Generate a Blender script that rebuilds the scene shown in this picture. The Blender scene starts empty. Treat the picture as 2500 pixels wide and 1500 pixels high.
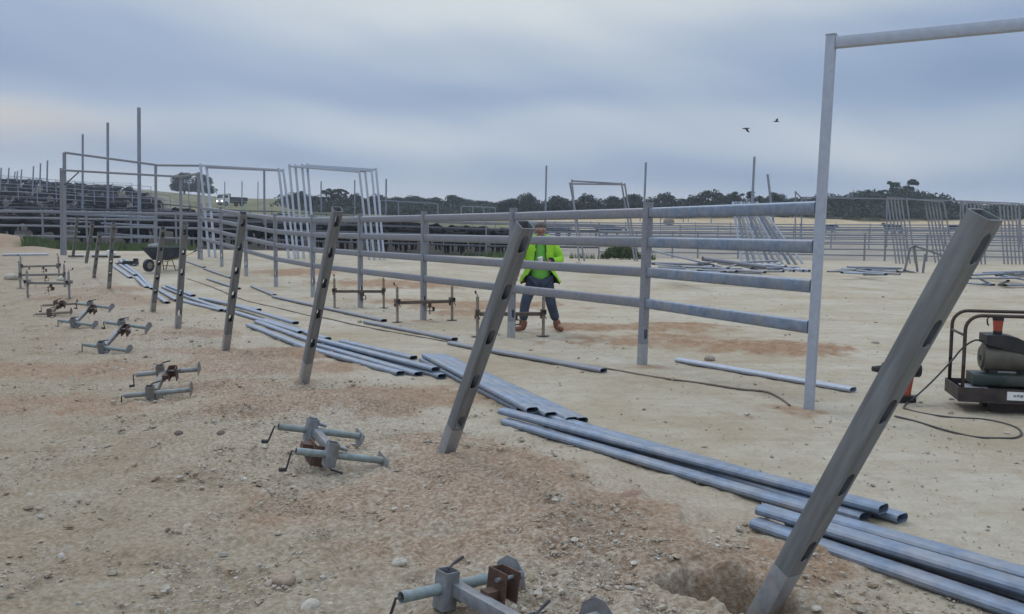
import bpy, bmesh, math, random
import numpy as np
from mathutils import Vector, Matrix

random.seed(7)
scene = bpy.context.scene
COL = scene.collection

# ------------------------------------------------------------------ camera
EYE, FPX = 1.59, 2100.0
PITCH = math.atan((750 - 565) / FPX)
ROLL = math.radians(0.3)
_fw = Vector((0, math.cos(PITCH), -math.sin(PITCH)))
_up0 = Vector((0, math.sin(PITCH), math.cos(PITCH)))
_r0 = Vector((1, 0, 0))
_R = _r0 * math.cos(ROLL) + _up0 * math.sin(ROLL)
_U = _up0 * math.cos(ROLL) - _r0 * math.sin(ROLL)
cam_d = bpy.data.cameras.new('camera')
cam_d.sensor_width = 36.0
cam_d.lens = 36.0 * FPX / 2500.0
cam_d.clip_start, cam_d.clip_end = 0.05, 5000
cam = bpy.data.objects.new('camera', cam_d)
COL.objects.link(cam)
m3 = Matrix((_R, _U, -_fw)).transposed()
cam.matrix_world = Matrix.Translation((0, 0, EYE)) @ m3.to_4x4()
scene.camera = cam

# ------------------------------------------------------------------ light
SUN_EL, SUN_AZ = math.radians(48), math.radians(-35)
world = bpy.data.worlds.new('World')
scene.world = world
world.use_nodes = True
nt = world.node_tree
nt.nodes.clear()
def N(t, kind, **kw):
    n = t.nodes.new(kind)
    for k, v in kw.items():
        setattr(n, k, v)
    return n
def math_node(t, op, a, b=None, clamp=False):
    n = t.nodes.new('ShaderNodeMath'); n.operation = op; n.use_clamp = clamp
    for i, v in enumerate((a, b)):
        if v is None: continue
        if isinstance(v, (int, float)): n.inputs[i].default_value = v
        else: t.links.new(v, n.inputs[i])
    return n.outputs[0]
def ramp(t, fac, stops, interp='LINEAR'):
    n = t.nodes.new('ShaderNodeValToRGB')
    n.color_ramp.interpolation = interp
    el = n.color_ramp.elements
    while len(el) < len(stops): el.new(0.5)
    for e, (p, c) in zip(el, stops):
        e.position = p
        e.color = (c[0], c[1], c[2], 1) if not isinstance(c, (int, float)) else (c, c, c, 1)
    t.links.new(fac, n.inputs[0])
    return n.outputs[0]
def mixc(t, fac, a, b, mode='MIX'):
    n = t.nodes.new('ShaderNodeMix'); n.data_type = 'RGBA'; n.blend_type = mode
    if isinstance(fac, (int, float)): n.inputs[0].default_value = fac
    else: t.links.new(fac, n.inputs[0])
    for i, v in ((6, a), (7, b)):
        if isinstance(v, tuple): n.inputs[i].default_value = (v[0], v[1], v[2], 1)
        else: t.links.new(v, n.inputs[i])
    return n.outputs[2]

out = N(nt, 'ShaderNodeOutputWorld')
sky = N(nt, 'ShaderNodeTexSky', sky_type='NISHITA', sun_disc=False)
sky.sun_elevation, sky.sun_rotation = SUN_EL, SUN_AZ
sky.air_density, sky.dust_density = 1.0, 2.0
bg1 = N(nt, 'ShaderNodeBackground'); bg1.inputs[1].default_value = 0.10
nt.links.new(sky.outputs[0], bg1.inputs[0])
tc = N(nt, 'ShaderNodeTexCoord')
sep = N(nt, 'ShaderNodeSeparateXYZ'); nt.links.new(tc.outputs['Generated'], sep.inputs[0])
az = math_node(nt, 'ARCTAN2', sep.outputs[0], sep.outputs[1])
el_ = math_node(nt, 'ARCSINE', sep.outputs[2])
# long soft bands of stratus, drawn out sideways and slightly sloping
def band(scale_az, scale_el, shear, seed, detail=4.0, rough=0.5, dist=0.0):
    e2 = math_node(nt, 'ADD', el_, math_node(nt, 'MULTIPLY', az, shear))
    cx = N(nt, 'ShaderNodeCombineXYZ')
    nt.links.new(math_node(nt, 'MULTIPLY', az, scale_az), cx.inputs[0])
    nt.links.new(math_node(nt, 'MULTIPLY', e2, scale_el), cx.inputs[1])
    cx.inputs[2].default_value = seed
    nz = N(nt, 'ShaderNodeTexNoise'); nz.inputs['Scale'].default_value = 1.0
    nz.inputs['Detail'].default_value = detail; nz.inputs['Roughness'].default_value = rough
    nz.inputs['Distortion'].default_value = dist
    nt.links.new(cx.outputs[0], nz.inputs['Vector'])
    return nz.outputs[0]
b1 = band(1.9, 7.0, 0.10, 3.3, 2.0, 0.45, 0.2)
b2 = band(2.6, 9.0, 0.22, 8.1, 3.0, 0.45, 0.3)
warp = math_node(nt, 'MULTIPLY', math_node(nt, 'SUBTRACT', b1, 0.5), 0.13)
el_w = math_node(nt, 'ADD', math_node(nt, 'ADD', el_, warp), math_node(nt, 'MULTIPLY', az, 0.03))
strata = ramp(nt, math_node(nt, 'MULTIPLY', el_w, 2.5), [(0.0, 0.60), (0.10, 0.60), (0.19, 0.40), (0.30, 0.62), (0.41, 0.30), (0.51, 0.34), (0.63, 0.56), (0.75, 0.70), (1.0, 0.6)], 'EASE')
mix_b = math_node(nt, 'ADD', math_node(nt, 'MULTIPLY', strata, 0.62), math_node(nt, 'MULTIPLY', b2, 0.38))
# a brighter break in the cloud ahead and high, as seen over the yard
d_az = math_node(nt, 'POWER', math_node(nt, 'MULTIPLY', math_node(nt, 'SUBTRACT', az, 0.03), 2.6), 2.0)
d_el = math_node(nt, 'POWER', math_node(nt, 'MULTIPLY', math_node(nt, 'SUBTRACT', el_, 0.30), 7.0), 2.0)
brk = math_node(nt, 'POWER', 2.718, math_node(nt, 'MULTIPLY', math_node(nt, 'ADD', d_az, d_el), -1.0))
low = ramp(nt, el_, [(0.0, 0.12), (0.10, 0.0)])
fac = math_node(nt, 'ADD', math_node(nt, 'ADD', mix_b, math_node(nt, 'MULTIPLY', brk, 0.27)), 0.0)
cloud = ramp(nt, fac, [(0.33, (0.25, 0.35, 0.54)), (0.45, (0.345, 0.45, 0.63)), (0.57, (0.50, 0.58, 0.70)), (0.78, (0.76, 0.815, 0.83))], 'LINEAR')
# a warm low break in the cloud on the left
g_az = math_node(nt, 'POWER', math_node(nt, 'MULTIPLY', math_node(nt, 'ADD', az, 0.56), 7.5), 2.0)
g_el = math_node(nt, 'POWER', math_node(nt, 'MULTIPLY', math_node(nt, 'SUBTRACT', el_w, 0.105), 42.0), 2.0)
glow = math_node(nt, 'MULTIPLY', math_node(nt, 'POWER', 2.718, math_node(nt, 'MULTIPLY', math_node(nt, 'ADD', g_az, g_el), -1.0)), 0.7)
cloud = mixc(nt, glow, cloud, (.66, .60, .54))
zen = ramp(nt, el_, [(0.27, 1.0), (0.75, 2.3), (1.0, 2.5)])
n_z = N(nt, 'ShaderNodeMix'); n_z.data_type = 'RGBA'; n_z.blend_type = 'MULTIPLY'; n_z.inputs[0].default_value = 1.0
# ramps clamp colours at 1, so the zenith gain goes through the strength instead
zen_s = math_node(nt, 'ADD', 1.0, math_node(nt, 'MULTIPLY', ramp(nt, el_, [(0.27, 0.0), (0.8, 1.0)]), 1.5))
bg2 = N(nt, 'ShaderNodeBackground')
nt.links.new(cloud, bg2.inputs[0]); nt.links.new(zen_s, bg2.inputs[1])
mx = N(nt, 'ShaderNodeMixShader'); mx.inputs[0].default_value = 0.88
nt.links.new(bg1.outputs[0], mx.inputs[1]); nt.links.new(bg2.outputs[0], mx.inputs[2])
nt.links.new(mx.outputs[0], out.inputs[0])
for n in (n_z,): nt.nodes.remove(n)

sun_d = bpy.data.lights.new('sun', 'SUN')
sun_d.energy, sun_d.angle, sun_d.color = 0.75, math.radians(14), (1.0, 0.95, 0.88)
sun = bpy.data.objects.new('sun', sun_d); COL.objects.link(sun)
sdir = Vector((math.sin(SUN_AZ) * math.cos(SUN_EL), math.cos(SUN_AZ) * math.cos(SUN_EL), math.sin(SUN_EL)))
sun.rotation_euler = sdir.to_track_quat('Z', 'Y').to_euler()
vs = scene.view_settings
vs.view_transform, vs.look, vs.gamma, vs.exposure = 'Standard', 'None', 1.0, -0.11

# ------------------------------------------------------------------ terrain
def ray(px, py): return _fw * FPX + _R * (px - 1250) + _U * (750 - py)
def at(px, py, y):
    r = ray(px, py); k = y / r.y
    return Vector((r.x * k, y, EYE + r.z * k))
def flat(px, py, z=0.0):
    r = ray(px, py); k = (z - EYE) / r.z
    return Vector((r.x * k, r.y * k, z))

def _hash(i, j, s):
    h = np.sin(i * 127.1 + j * 311.7 + s * 74.7) * 43758.5453
    return h - np.floor(h)
def vnoise(x, y, s=0):
    i, j = np.floor(x), np.floor(y); u, v = x - i, y - j
    u = u * u * (3 - 2 * u); v = v * v * (3 - 2 * v)
    return (_hash(i, j, s) * (1 - u) + _hash(i + 1, j, s) * u) * (1 - v) + (_hash(i, j + 1, s) * (1 - u) + _hash(i + 1, j + 1, s) * u) * v
def fbm(x, y, o=4, s=0):
    r, a, t = 0, .5, 0
    for k in range(o):
        r = r + a * vnoise(x * 2 ** k + 17.3 * k, y * 2 ** k - 9.1 * k, s + k); t += a; a *= .5
    return r / t

TC = np.array([-800, 0, 300, 640, 900, 1250, 1600, 2000, 2500, 3300], float)
TD = np.array([34, 48, 80, 120, 150, 200, 260, 500, 3000], float)
TZ = np.array([
 [.65, .65, .65, .65, .6, .4, .3, .15, .08, .05],
 [.65, .65, .60, .50, .35, .2, .12, .06, .04, .04],
 [2.8, 2.6, 2.3, 1.6, 1.2, .7, .6, .5, .5, .5],
 [6, 6, 5.0, 3.0, 2.2, 1.7, 1.6, 1.6, 1.7, 1.7],
 [9, 9, 7.5, 4.9, 3.5, 3.4, 3.9, 3.9, 3.9, 3.9],
 [11.6, 11.6, 10.6, 8, 7.0, 6.3, 6.6, 7.6, 6.0, 5.5],
 [13.6, 13.6, 13.2, 11.3, 10.0, 8.0, 8.4, 10.0, 8.0, 7.0],
 [14.5, 14.5, 14, 12, 10.5, 8.5, 9, 10.5, 8.5, 7.5],
 [18, 18, 17, 16, 15, 12, 10, 10, 10, 10]])
def sstep(a, b, t):
    t = np.clip((t - a) / (b - a), 0, 1); return t * t * (3 - 2 * t)
# spoil heaps and dug holes: (x, y, rx, ry, height, angle)
MOUNDS = []
def mound(px, py, rx, ry, h, ang=0.0):
    p = flat(px, py); MOUNDS.append((p.x, p.y, rx, ry, h, ang))
ROWANG = math.atan2(2.51, -1.555)
mound(1200, 1165, .75, .42, .09, ROWANG); mound(1420, 1290, .7, .45, .05, ROWANG)
mound(815, 985, .85, .38, .10, 0.1); mound(905, 1000, .35, .3, .04)
mound(640, 872, .7, .35, .09, 0.3); mound(560, 945, .4, .3, .07)
mound(470, 818, .6, .4, .08); mound(215, 730, 1.0, .8, .10); mound(255, 715, .8, .6, .12)
mound(1890, 850, .9, .6, .07); mound(1640, 800, .8, .6, .05); mound(1440, 800, .6, .5, .05)
mound(720, 690, 1.0, .8, .06); mound(985, 738, .8, .6, .05); mound(1130, 765, .7, .5, .05)
mound(25, 640, 1.8, 1.5, .42); mound(75, 650, 1.1, .9, .20); mound(-60, 640, 2.0, 1.6, .45)
mound(1010, 1085, .28, .2, .05); mound(1900, 1010, .5, .25, .03)
for _b in ((1866, 1475), (1088, 1107), (742, 930), (551, 852), (434, 802), (373, 760), (266, 705)):
    mound(_b[0], _b[1], .20, .16, .035)
for _b in ((1565, 898), (1242, 832), (1029, 786), (874, 752), (756, 728)):
    mound(_b[0], _b[1], .26, .2, .025)
mound(1640, 1375, .30, .14, .07); mound(1870, 1385, .4, .22, .05, 0.3)
HOLES = []
STAINS = []
def stain(px, py, rx, ry, ang=0.0):
    p = flat(px, py); STAINS.append((p.x, p.y, rx, ry, .052, ang))
stain(200, 905, 1.7, .45); stain(650, 898, 1.0, .5); stain(880, 970, 1.2, .5); stain(1050, 1235, .8, .4); stain(1260, 1345, .6, .22); stain(1500, 1340, .5, .25); stain(60, 985, .9, .4)
stain(1620, 835, 1.3, .7); stain(980, 705, 1.8, .9); stain(1150, 745, 1.6, 1.0); stain(520, 860, .8, .4); stain(330, 740, .9, .9)
_p = flat(1752, 1446); HOLES.append((_p.x, _p.y, .19, .145, -.95, 0.05))
_p = flat(1850, 1480); HOLES.append((_p.x, _p.y, .17, .13, -.18, 0.0))
_p = flat(985, 1075); HOLES.append((_p.x, _p.y, .17, .12, -.08, 0.0))
_p = flat(1345, 1008); 
def terrain(x, y):
    x = np.asarray(x, float); y = np.asarray(y, float)
    ys = np.maximum(y, 4.0)
    px = np.clip(1250 + FPX * x / ys, TC[0], TC[-1] - 1e-6)
    d = np.clip(ys, TD[0], TD[-1] - 1e-6)
    i = np.clip(np.searchsorted(TC, px, side='right') - 1, 0, len(TC) - 2)
    j = np.clip(np.searchsorted(TD, d, side='right') - 1, 0, len(TD) - 2)
    a = (px - TC[i]) / (TC[i + 1] - TC[i]); b = (d - TD[j]) / (TD[j + 1] - TD[j])
    a = a * a * (3 - 2 * a)
    z = (TZ[j, i] * (1 - a) + TZ[j, i + 1] * a) * (1 - b) + (TZ[j + 1, i] * (1 - a) + TZ[j + 1, i + 1] * a) * b
    z = z * sstep(19, 34, y)
    for (cx, cy, rx, ry, h, g) in MOUNDS:
        dx, dy = x - cx, y - cy
        u = dx * math.cos(g) + dy * math.sin(g); v = -dx * math.sin(g) + dy * math.cos(g)
        z = z + h * np.exp(-((u / rx) ** 2 + (v / ry) ** 2))
    for (cx, cy, rx, ry, h, g) in HOLES:
        q = ((x - cx) / rx) ** 2 + ((y - cy) / ry) ** 2
        q = q * (1 + 1.1 * (fbm(x * 9, y * 9, 3, 61) - .5))
        z = z + h * np.exp(-(q ** 4))
    return z
def T(x, y): return float(terrain(x, y))
def G(px, py, h=0.0):
    r = ray(px, py); sx, sz = r.x / r.y, r.z / r.y
    f = lambda y: EYE + sz * y - T(sx * y, y) - h
    y0 = 2.0
    while y0 < 900:
        y1 = y0 * 1.012
        if f(y1) <= 0:
            for _ in range(30):
                ym = .5 * (y0 + y1)
                if f(ym) > 0: y0 = ym
                else: y1 = ym
            break
        y0 = y1
    return Vector((sx * y1, y1, EYE + sz * y1))
def on(x, y, h=0.0): return Vector((x, y, T(x, y) + h))

# ------------------------------------------------------------------ materials
MATS = {}
def material(name, col, rough=.6, metal=0.0, var=.15, scale=8.0, bump=0.0, bscale=60.0, dirt=None, dirt_amt=0.0, dscale=3.0, emit=None, spec=.5, stretch=None):
    m = bpy.data.materials.new(name); m.use_nodes = True
    t = m.node_tree; b = t.nodes['Principled BSDF']
    c = N(t, 'ShaderNodeTexCoord'); n = N(t, 'ShaderNodeTexNoise')
    n.inputs['Scale'].default_value = scale; n.inputs['Detail'].default_value = 5
    vec = c.outputs['Object']
    if stretch:
        mp = N(t, 'ShaderNodeMapping'); mp.inputs['Scale'].default_value = stretch; t.links.new(vec, mp.inputs['Vector']); vec = mp.outputs[0]
    t.links.new(vec, n.inputs['Vector'])
    lo = tuple(max(0, v * (1 - var)) for v in col); hi = tuple(min(1, v * (1 + var)) for v in col)
    cc = ramp(t, n.outputs[0], [(.3, lo), (.7, hi)])
    if dirt:
        n2 = N(t, 'ShaderNodeTexNoise'); n2.inputs['Scale'].default_value = dscale; n2.inputs['Detail'].default_value = 6
        n2.inputs['Roughness'].default_value = .65
        t.links.new(vec, n2.inputs['Vector'])
        k = ramp(t, n2.outputs[0], [(.42, 0.0), (.72, dirt_amt)])
        cc = mixc(t, k, cc, dirt)
        mt = math_node(t, 'MULTIPLY', math_node(t, 'SUBTRACT', 1.0, k), metal)
        t.links.new(mt, b.inputs['Metallic'])
    else:
        b.inputs['Metallic'].default_value = metal
    t.links.new(cc, b.inputs['Base Color'])
    rr = ramp(t, n.outputs[0], [(.3, max(0, rough - .07)), (.7, min(1, rough + .07))])
    t.links.new(rr, b.inputs['Roughness'])
    b.inputs['Specular IOR Level'].default_value = spec
    if bump:
        n3 = N(t, 'ShaderNodeTexNoise'); n3.inputs['Scale'].default_value = bscale; n3.inputs['Detail'].default_value = 4
        t.links.new(c.outputs['Object'], n3.inputs['Vector'])
        bp = N(t, 'ShaderNodeBump'); bp.inputs['Strength'].default_value = bump; bp.inputs['Distance'].default_value = .01
        t.links.new(n3.outputs[0], bp.inputs['Height']); t.links.new(bp.outputs[0], b.inputs['Normal'])
    if emit:
        b.inputs['Emission Color'].default_value = (*emit[0], 1); b.inputs['Emission Strength'].default_value = emit[1]
    MATS[name] = m
    return m
DUST = (.36, .29, .21)
galv = material('galvanised_steel', (.235, .245, .275), .56, .45, .16, 30, .05, 90, DUST, .30, 4)
galv_b = material('bright_galvanised_steel', (.40, .435, .50), .5, .45, .10, 20, .03, 90, DUST, .15, 5)
rail_m = material('zinc_rail', (.20, .25, .325), .50, .50, .22, 16, .05, 80, DUST, .45, 3.5)
post_m = material('shaded_streaked_zinc', (.195, .204, .212), .60, .35, .26, 30, .10, 60, (.17, .155, .13), .5, 9, stretch=(1, 1, .12))  # darker zinc: leaning posts' underside shade put into the colour; streaks are real
dip_m = material('pale_zinc_base', (.34, .355, .37), .50, .40, .15, 30, .05, 90, DUST, .65, 7)
jig_m = material('painted_jig_steel', (.22, .275, .275), .6, .25, .25, 25, .1, 70, (.22, .17, .11), .75, 7)
jigg_m = material('zinc_jig_steel', (.225, .24, .26), .6, .4, .25, 25, .1, 70, (.20, .15, .10), .7, 7)
rust_m = material('rusty_steel', (.115, .062, .040), .8, .15, .4, 18, .3, 60, (.05, .035, .028), .7, 9)
dark_m = material('dark_steel', (.035, .034, .035), .6, .3, .3, 14)
black_m = material('black_plastic', (.018, .018, .02), .5, 0, .2, 20)
orange_m = material('orange_plastic', (.40, .06, .03), .45, 0, .15, 20, dirt=DUST, dirt_amt=.3)
white_m = material('white_plastic', (.72, .72, .70), .5, 0, .06, 20)
cow_m = material('black_hide', (.011, .010, .011), .9, 0, .5, 3, spec=.12)
wood_m = material('bark', (.10, .08, .06), .9, 0, .3, 4)
leaf_m = material('mallee_leaf', (.048, .058, .046), .75, 0, .5, .6, spec=.2)
leaf2_m = material('scrub_leaf', (.052, .068, .045), .75, 0, .5, .5, spec=.2)
grass_m = material('grass_blade', (.085, .12, .045), .8, 0, .4, 2, spec=.2)
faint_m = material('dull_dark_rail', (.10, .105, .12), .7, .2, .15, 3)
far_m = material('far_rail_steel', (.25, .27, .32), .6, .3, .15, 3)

# ------------------------------------------------------------------ mesh helpers
def tag(o, label=None, cat=None, group=None, kind=None):
    if label: o['label'] = label
    if cat: o['category'] = cat
    if group: o['group'] = group
    if kind: o['kind'] = kind
    return o
def empty(name, loc, label=None, cat=None, group=None, rz=0.0):
    o = bpy.data.objects.new(name, None); COL.objects.link(o)
    o.location = loc; o.rotation_euler = (0, 0, rz); o.empty_display_size = .1
    return tag(o, label, cat, group)
def frame_of(d, up=Vector((0, 0, 1))):
    d = d.normalized()
    if abs(d.dot(up)) > .999: up = Vector((0, 1, 0))
    s = d.cross(up).normalized(); u = s.cross(d).normalized()
    return s, u
def circle(r, n=12, ry=None):
    return [(r * math.cos(2 * math.pi * k / n), (ry or r) * math.sin(2 * math.pi * k / n)) for k in range(n)]
def stadium(w, h, n=6):
    """w along the first axis, h (the smaller) along the second"""
    r = h / 2; c = w / 2 - r; p = []
    for k in range(n + 1):
        a = -math.pi / 2 + math.pi * k / n; p.append((c + r * math.cos(a), r * math.sin(a)))
    for k in range(n + 1):
        a = math.pi / 2 + math.pi * k / n; p.append((-c + r * math.cos(a), r * math.sin(a)))
    return p
def square(w, h=None, b=.008):
    h = h or w; x, y = w / 2, h / 2; p = []
    for sx, sy, a0 in ((1, -1, -90), (1, 1, 0), (-1, 1, 90), (-1, -1, 180)):
        for k in range(3):
            a = math.radians(a0 + 45 * k)
            p.append((sx * (x - b) + b * math.cos(a), sy * (y - b) + b * math.sin(a)))
    return p
class MB:
    def __init__(s): s.v, s.f = [], []
    def add(s, vs, fs):
        o = len(s.v); s.v += [tuple(v) for v in vs]; s.f += [tuple(i + o for i in f) for f in fs]
    def prism(s, prof, p0, p1, up=Vector((0, 0, 1)), wall=0.0, scale2=1.0):
        p0, p1 = Vector(p0), Vector(p1); a, u = frame_of(p1 - p0, Vector(up)); n = len(prof)
        def ring(p, k, q=1.0):
            return [p + a * (x * q) * k + u * (y * q) * k for x, y in prof]
        if not wall:
            s.add(ring(p0, 1) + ring(p1, scale2), [(i, (i + 1) % n, n + (i + 1) % n, n + i) for i in range(n)] + [tuple(range(n - 1, -1, -1)), tuple(range(n, 2 * n))])
        else:
            inner = []
            for x, y in prof:
                L = math.hypot(x, y); q = max(0.2, 1 - wall / max(min(L, 1e9), 1e-6)); inner.append((x * q, y * q))
            # keep wall even on flat profiles: shrink each axis by the wall
            mxx = max(abs(x) for x, _ in prof); myy = max(abs(y) for _, y in prof)
            inner = [(x * (1 - wall / mxx), y * (1 - wall / myy)) for x, y in prof]
            def ir(p): return [p + a * x + u * y for x, y in inner]
            vs = ring(p0, 1) + ring(p1, 1) + ir(p0) + ir(p1); fs = []
            for i in range(n):
                j = (i + 1) % n
                fs += [(i, j, n + j, n + i), (2 * n + j, 2 * n + i, 3 * n + i, 3 * n + j), (j, i, 2 * n + i, 2 * n + j), (n + i, n + j, 3 * n + j, 3 * n + i)]
            s.add(vs, fs)
        return s
    def tube(s, p0, p1, r, n=10, r2=None):
        return s.prism(circle(r, n), p0, p1, scale2=(r2 / r if r2 else 1.0))
    def box(s, c, size, rot=None):
        c = Vector(c); hx, hy, hz = (v / 2 for v in size)
        vs = [Vector((x, y, z)) for x in (-hx, hx) for y in (-hy, hy) for z in (-hz, hz)]
        if rot: vs = [rot @ v for v in vs]
        s.add([c + v for v in vs], [(0, 1, 3, 2), (4, 6, 7, 5), (0, 4, 5, 1), (2, 3, 7, 6), (0, 2, 6, 4), (1, 5, 7, 3)])
        return s
    def path(s, pts, r, n=8, closed=False):
        pts = [Vector(p) for p in pts]; rings = []; prev = None
        for i, p in enumerate(pts):
            d = (pts[min(i + 1, len(pts) - 1)] - pts[max(i - 1, 0)])
            d = d.normalized() if d.length > 1e-9 else Vector((0, 0, 1))
            if prev is None: a, u = frame_of(d)
            else:
                a = prev - d * prev.dot(d)
                a = a.normalized() if a.length > 1e-6 else frame_of(d)[0]
                u = a.cross(d).normalized() * -1
                u = d.cross(a).normalized()
            prev = a
            rr = r[i] if isinstance(r, (list, tuple)) else r
            rings.append([p + a * (rr * math.cos(2 * math.pi * k / n)) + u * (rr * math.sin(2 * math.pi * k / n)) for k in range(n)])
        vs = [v for q in rings for v in q]; fs = []
        for i in range(len(rings) - 1):
            for k in range(n):
                fs.append((i * n + k, i * n + (k + 1) % n, (i + 1) * n + (k + 1) % n, (i + 1) * n + k))
        fs += [tuple(range(n - 1, -1, -1)), tuple((len(rings) - 1) * n + k for k in range(n))]
        s.add(vs, fs); return s
    def ball(s, c, r, seg=10, rings=7):
        c = Vector(c); r = r if isinstance(r, (tuple, list)) else (r, r, r); vs = []; fs = []
        for i in range(rings + 1):
            th = math.pi * i / rings
            for k in range(seg):
                a = 2 * math.pi * k / seg
                vs.append(c + Vector((r[0] * math.sin(th) * math.cos(a), r[1] * math.sin(th) * math.sin(a), r[2] * math.cos(th))))
        for i in range(rings):
            for k in range(seg):
                fs.append((i * seg + k, (i + 1) * seg + k, (i + 1) * seg + (k + 1) % seg, i * seg + (k + 1) % seg))
        s.add(vs, fs); return s
    def loft(s, rings, cap=True, closed=True):
        n = len(rings[0]); vs = [Vector(v) for r in rings for v in r]; fs = []
        for i in range(len(rings) - 1):
            for k in range(n if closed else n - 1):
                fs.append((i * n + k, i * n + (k + 1) % n, (i + 1) * n + (k + 1) % n, (i + 1) * n + k))
        if cap: fs += [tuple(range(n - 1, -1, -1)), tuple((len(rings) - 1) * n + k for k in range(n))]
        s.add(vs, fs); return s
    def mesh(s, name, mat=None, smooth=None):
        me = bpy.data.meshes.new(name); me.from_pydata(s.v, [], s.f)
        bm = bmesh.new(); bm.from_mesh(me); bmesh.ops.remove_doubles(bm, verts=bm.verts, dist=1e-6)
        bmesh.ops.recalc_face_normals(bm, faces=bm.faces)
        bm.to_mesh(me); bm.free()
        if mat: me.materials.append(mat)
        if smooth is not None: shade(me, smooth)
        return me
    def build(s, name, mat, parent=None, smooth=35, mesh_name=None):
        return link(name, s.mesh(mesh_name or name, mat, smooth), parent)
def shade(me, angle):
    for p in me.polygons: p.use_smooth = True
    if angle < 179:
        me.set_sharp_from_angle(angle=math.radians(angle))
def link(name, me, parent=None):
    o = bpy.data.objects.new(name, me); COL.objects.link(o)
    if parent: o.parent = parent
    return o
KIDS = {}
def copy_tree(o, parent=None):
    c = o.copy(); COL.objects.link(c)
    if parent: c.parent = parent
    for ch in list(o.children): copy_tree(ch, c)
    return c
def baked(ob):
    """mesh of an object with its modifiers applied; the helper object is removed"""
    bpy.context.view_layer.update()
    dg = bpy.context.evaluated_depsgraph_get()
    me = bpy.data.meshes.new_from_object(ob.evaluated_get(dg))
    old = ob.data; bpy.data.objects.remove(ob, do_unlink=True); bpy.data.meshes.remove(old)
    return me
def skinned(pts, edges, root, sub=1):
    keys = list(pts); me = bpy.data.meshes.new('skin_tmp')
    me.from_pydata([pts[k][:3] for k in keys], [(keys.index(a), keys.index(b)) for a, b in edges], [])
    ob = bpy.data.objects.new('skin_tmp', me); COL.objects.link(ob)
    ob.modifiers.new('s', 'SKIN').use_smooth_shade = True
    sd = ob.modifiers.new('u', 'SUBSURF'); sd.levels = sd.render_levels = sub
    for i, k in enumerate(keys):
        v = me.skin_vertices[0].data[i]; p = pts[k]
        v.radius = (p[3], p[4] if len(p) > 4 else p[3]); v.use_root = (k == root)
    return baked(ob)
def boolean(a, b):
    oa = bpy.data.objects.new('cut_a', a); ob = bpy.data.objects.new('cut_b', b)
    COL.objects.link(oa); COL.objects.link(ob)
    md = oa.modifiers.new('b', 'BOOLEAN'); md.operation = 'DIFFERENCE'; md.object = ob; md.solver = 'EXACT'
    me = baked(oa); bpy.data.objects.remove(ob, do_unlink=True); bpy.data.meshes.remove(b)
    return me
def join_meshes(name, meshes, mat):
    v, f = [], []
    for me in meshes:
        o = len(v); v += [tuple(q.co) for q in me.vertices]; f += [tuple(i + o for i in p.vertices) for p in me.polygons]
    out = bpy.data.meshes.new(name); out.from_pydata(v, [], f); out.materials.append(mat); shade(out, 180)
    return out
# ------------------------------------------------------------------ prototypes baked early (small scene)
SLOTS = (.37, .735, 1.10, 1.45, 1.79)
def slotted_post_mesh(mat, length=1.9, bury=.55, w=.089):
    a = MB().prism(square(w), (0, 0, -bury), (0, 0, length), up=(0, 1, 0), wall=.006).mesh('slotted_post', mat)
    c = MB()
    for z in SLOTS:
        # oval hole through both faces across the fence line
        p = stadium(.120, .047)
        n = len(p)
        c.add([(y, -.1, z + x) for x, y in p] + [(y, .1, z + x) for x, y in p],
              [(i, (i + 1) % n, n + (i + 1) % n, n + i) for i in range(n)] + [tuple(range(n - 1, -1, -1)), tuple(range(n, 2 * n))])
    cm = c.mesh('cutter')
    me = boolean(a, cm)
    if not me.materials: me.materials.append(mat)
    shade(me, 30); return me
POST_LEAN = slotted_post_mesh(post_m)
POST_FENCE = slotted_post_mesh(galv)
def legs4(p, hx, fx, y=.17):
    e = []
    for s, k in ((-1, 'r'), (1, 'l')):
        p['h1' + k] = (hx + .02, s * y, .78, .17); p['h2' + k] = (hx - .12, s * y, .45, .085); p['h3' + k] = (hx - .08, s * y, .12, .055); p['h4' + k] = (hx - .04, s * y, .0, .065)
        p['f1' + k] = (fx, s * y, .68, .13); p['f2' + k] = (fx + .01, s * y, .38, .075); p['f3' + k] = (fx - .01, s * y, .12, .055); p['f4' + k] = (fx + .02, s * y, .0, .062)
        e += [('hip', 'h1' + k), ('h1' + k, 'h2' + k), ('h2' + k, 'h3' + k), ('h3' + k, 'h4' + k), ('sh', 'f1' + k), ('f1' + k, 'f2' + k), ('f2' + k, 'f3' + k), ('f3' + k, 'f4' + k)]
    return e
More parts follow.
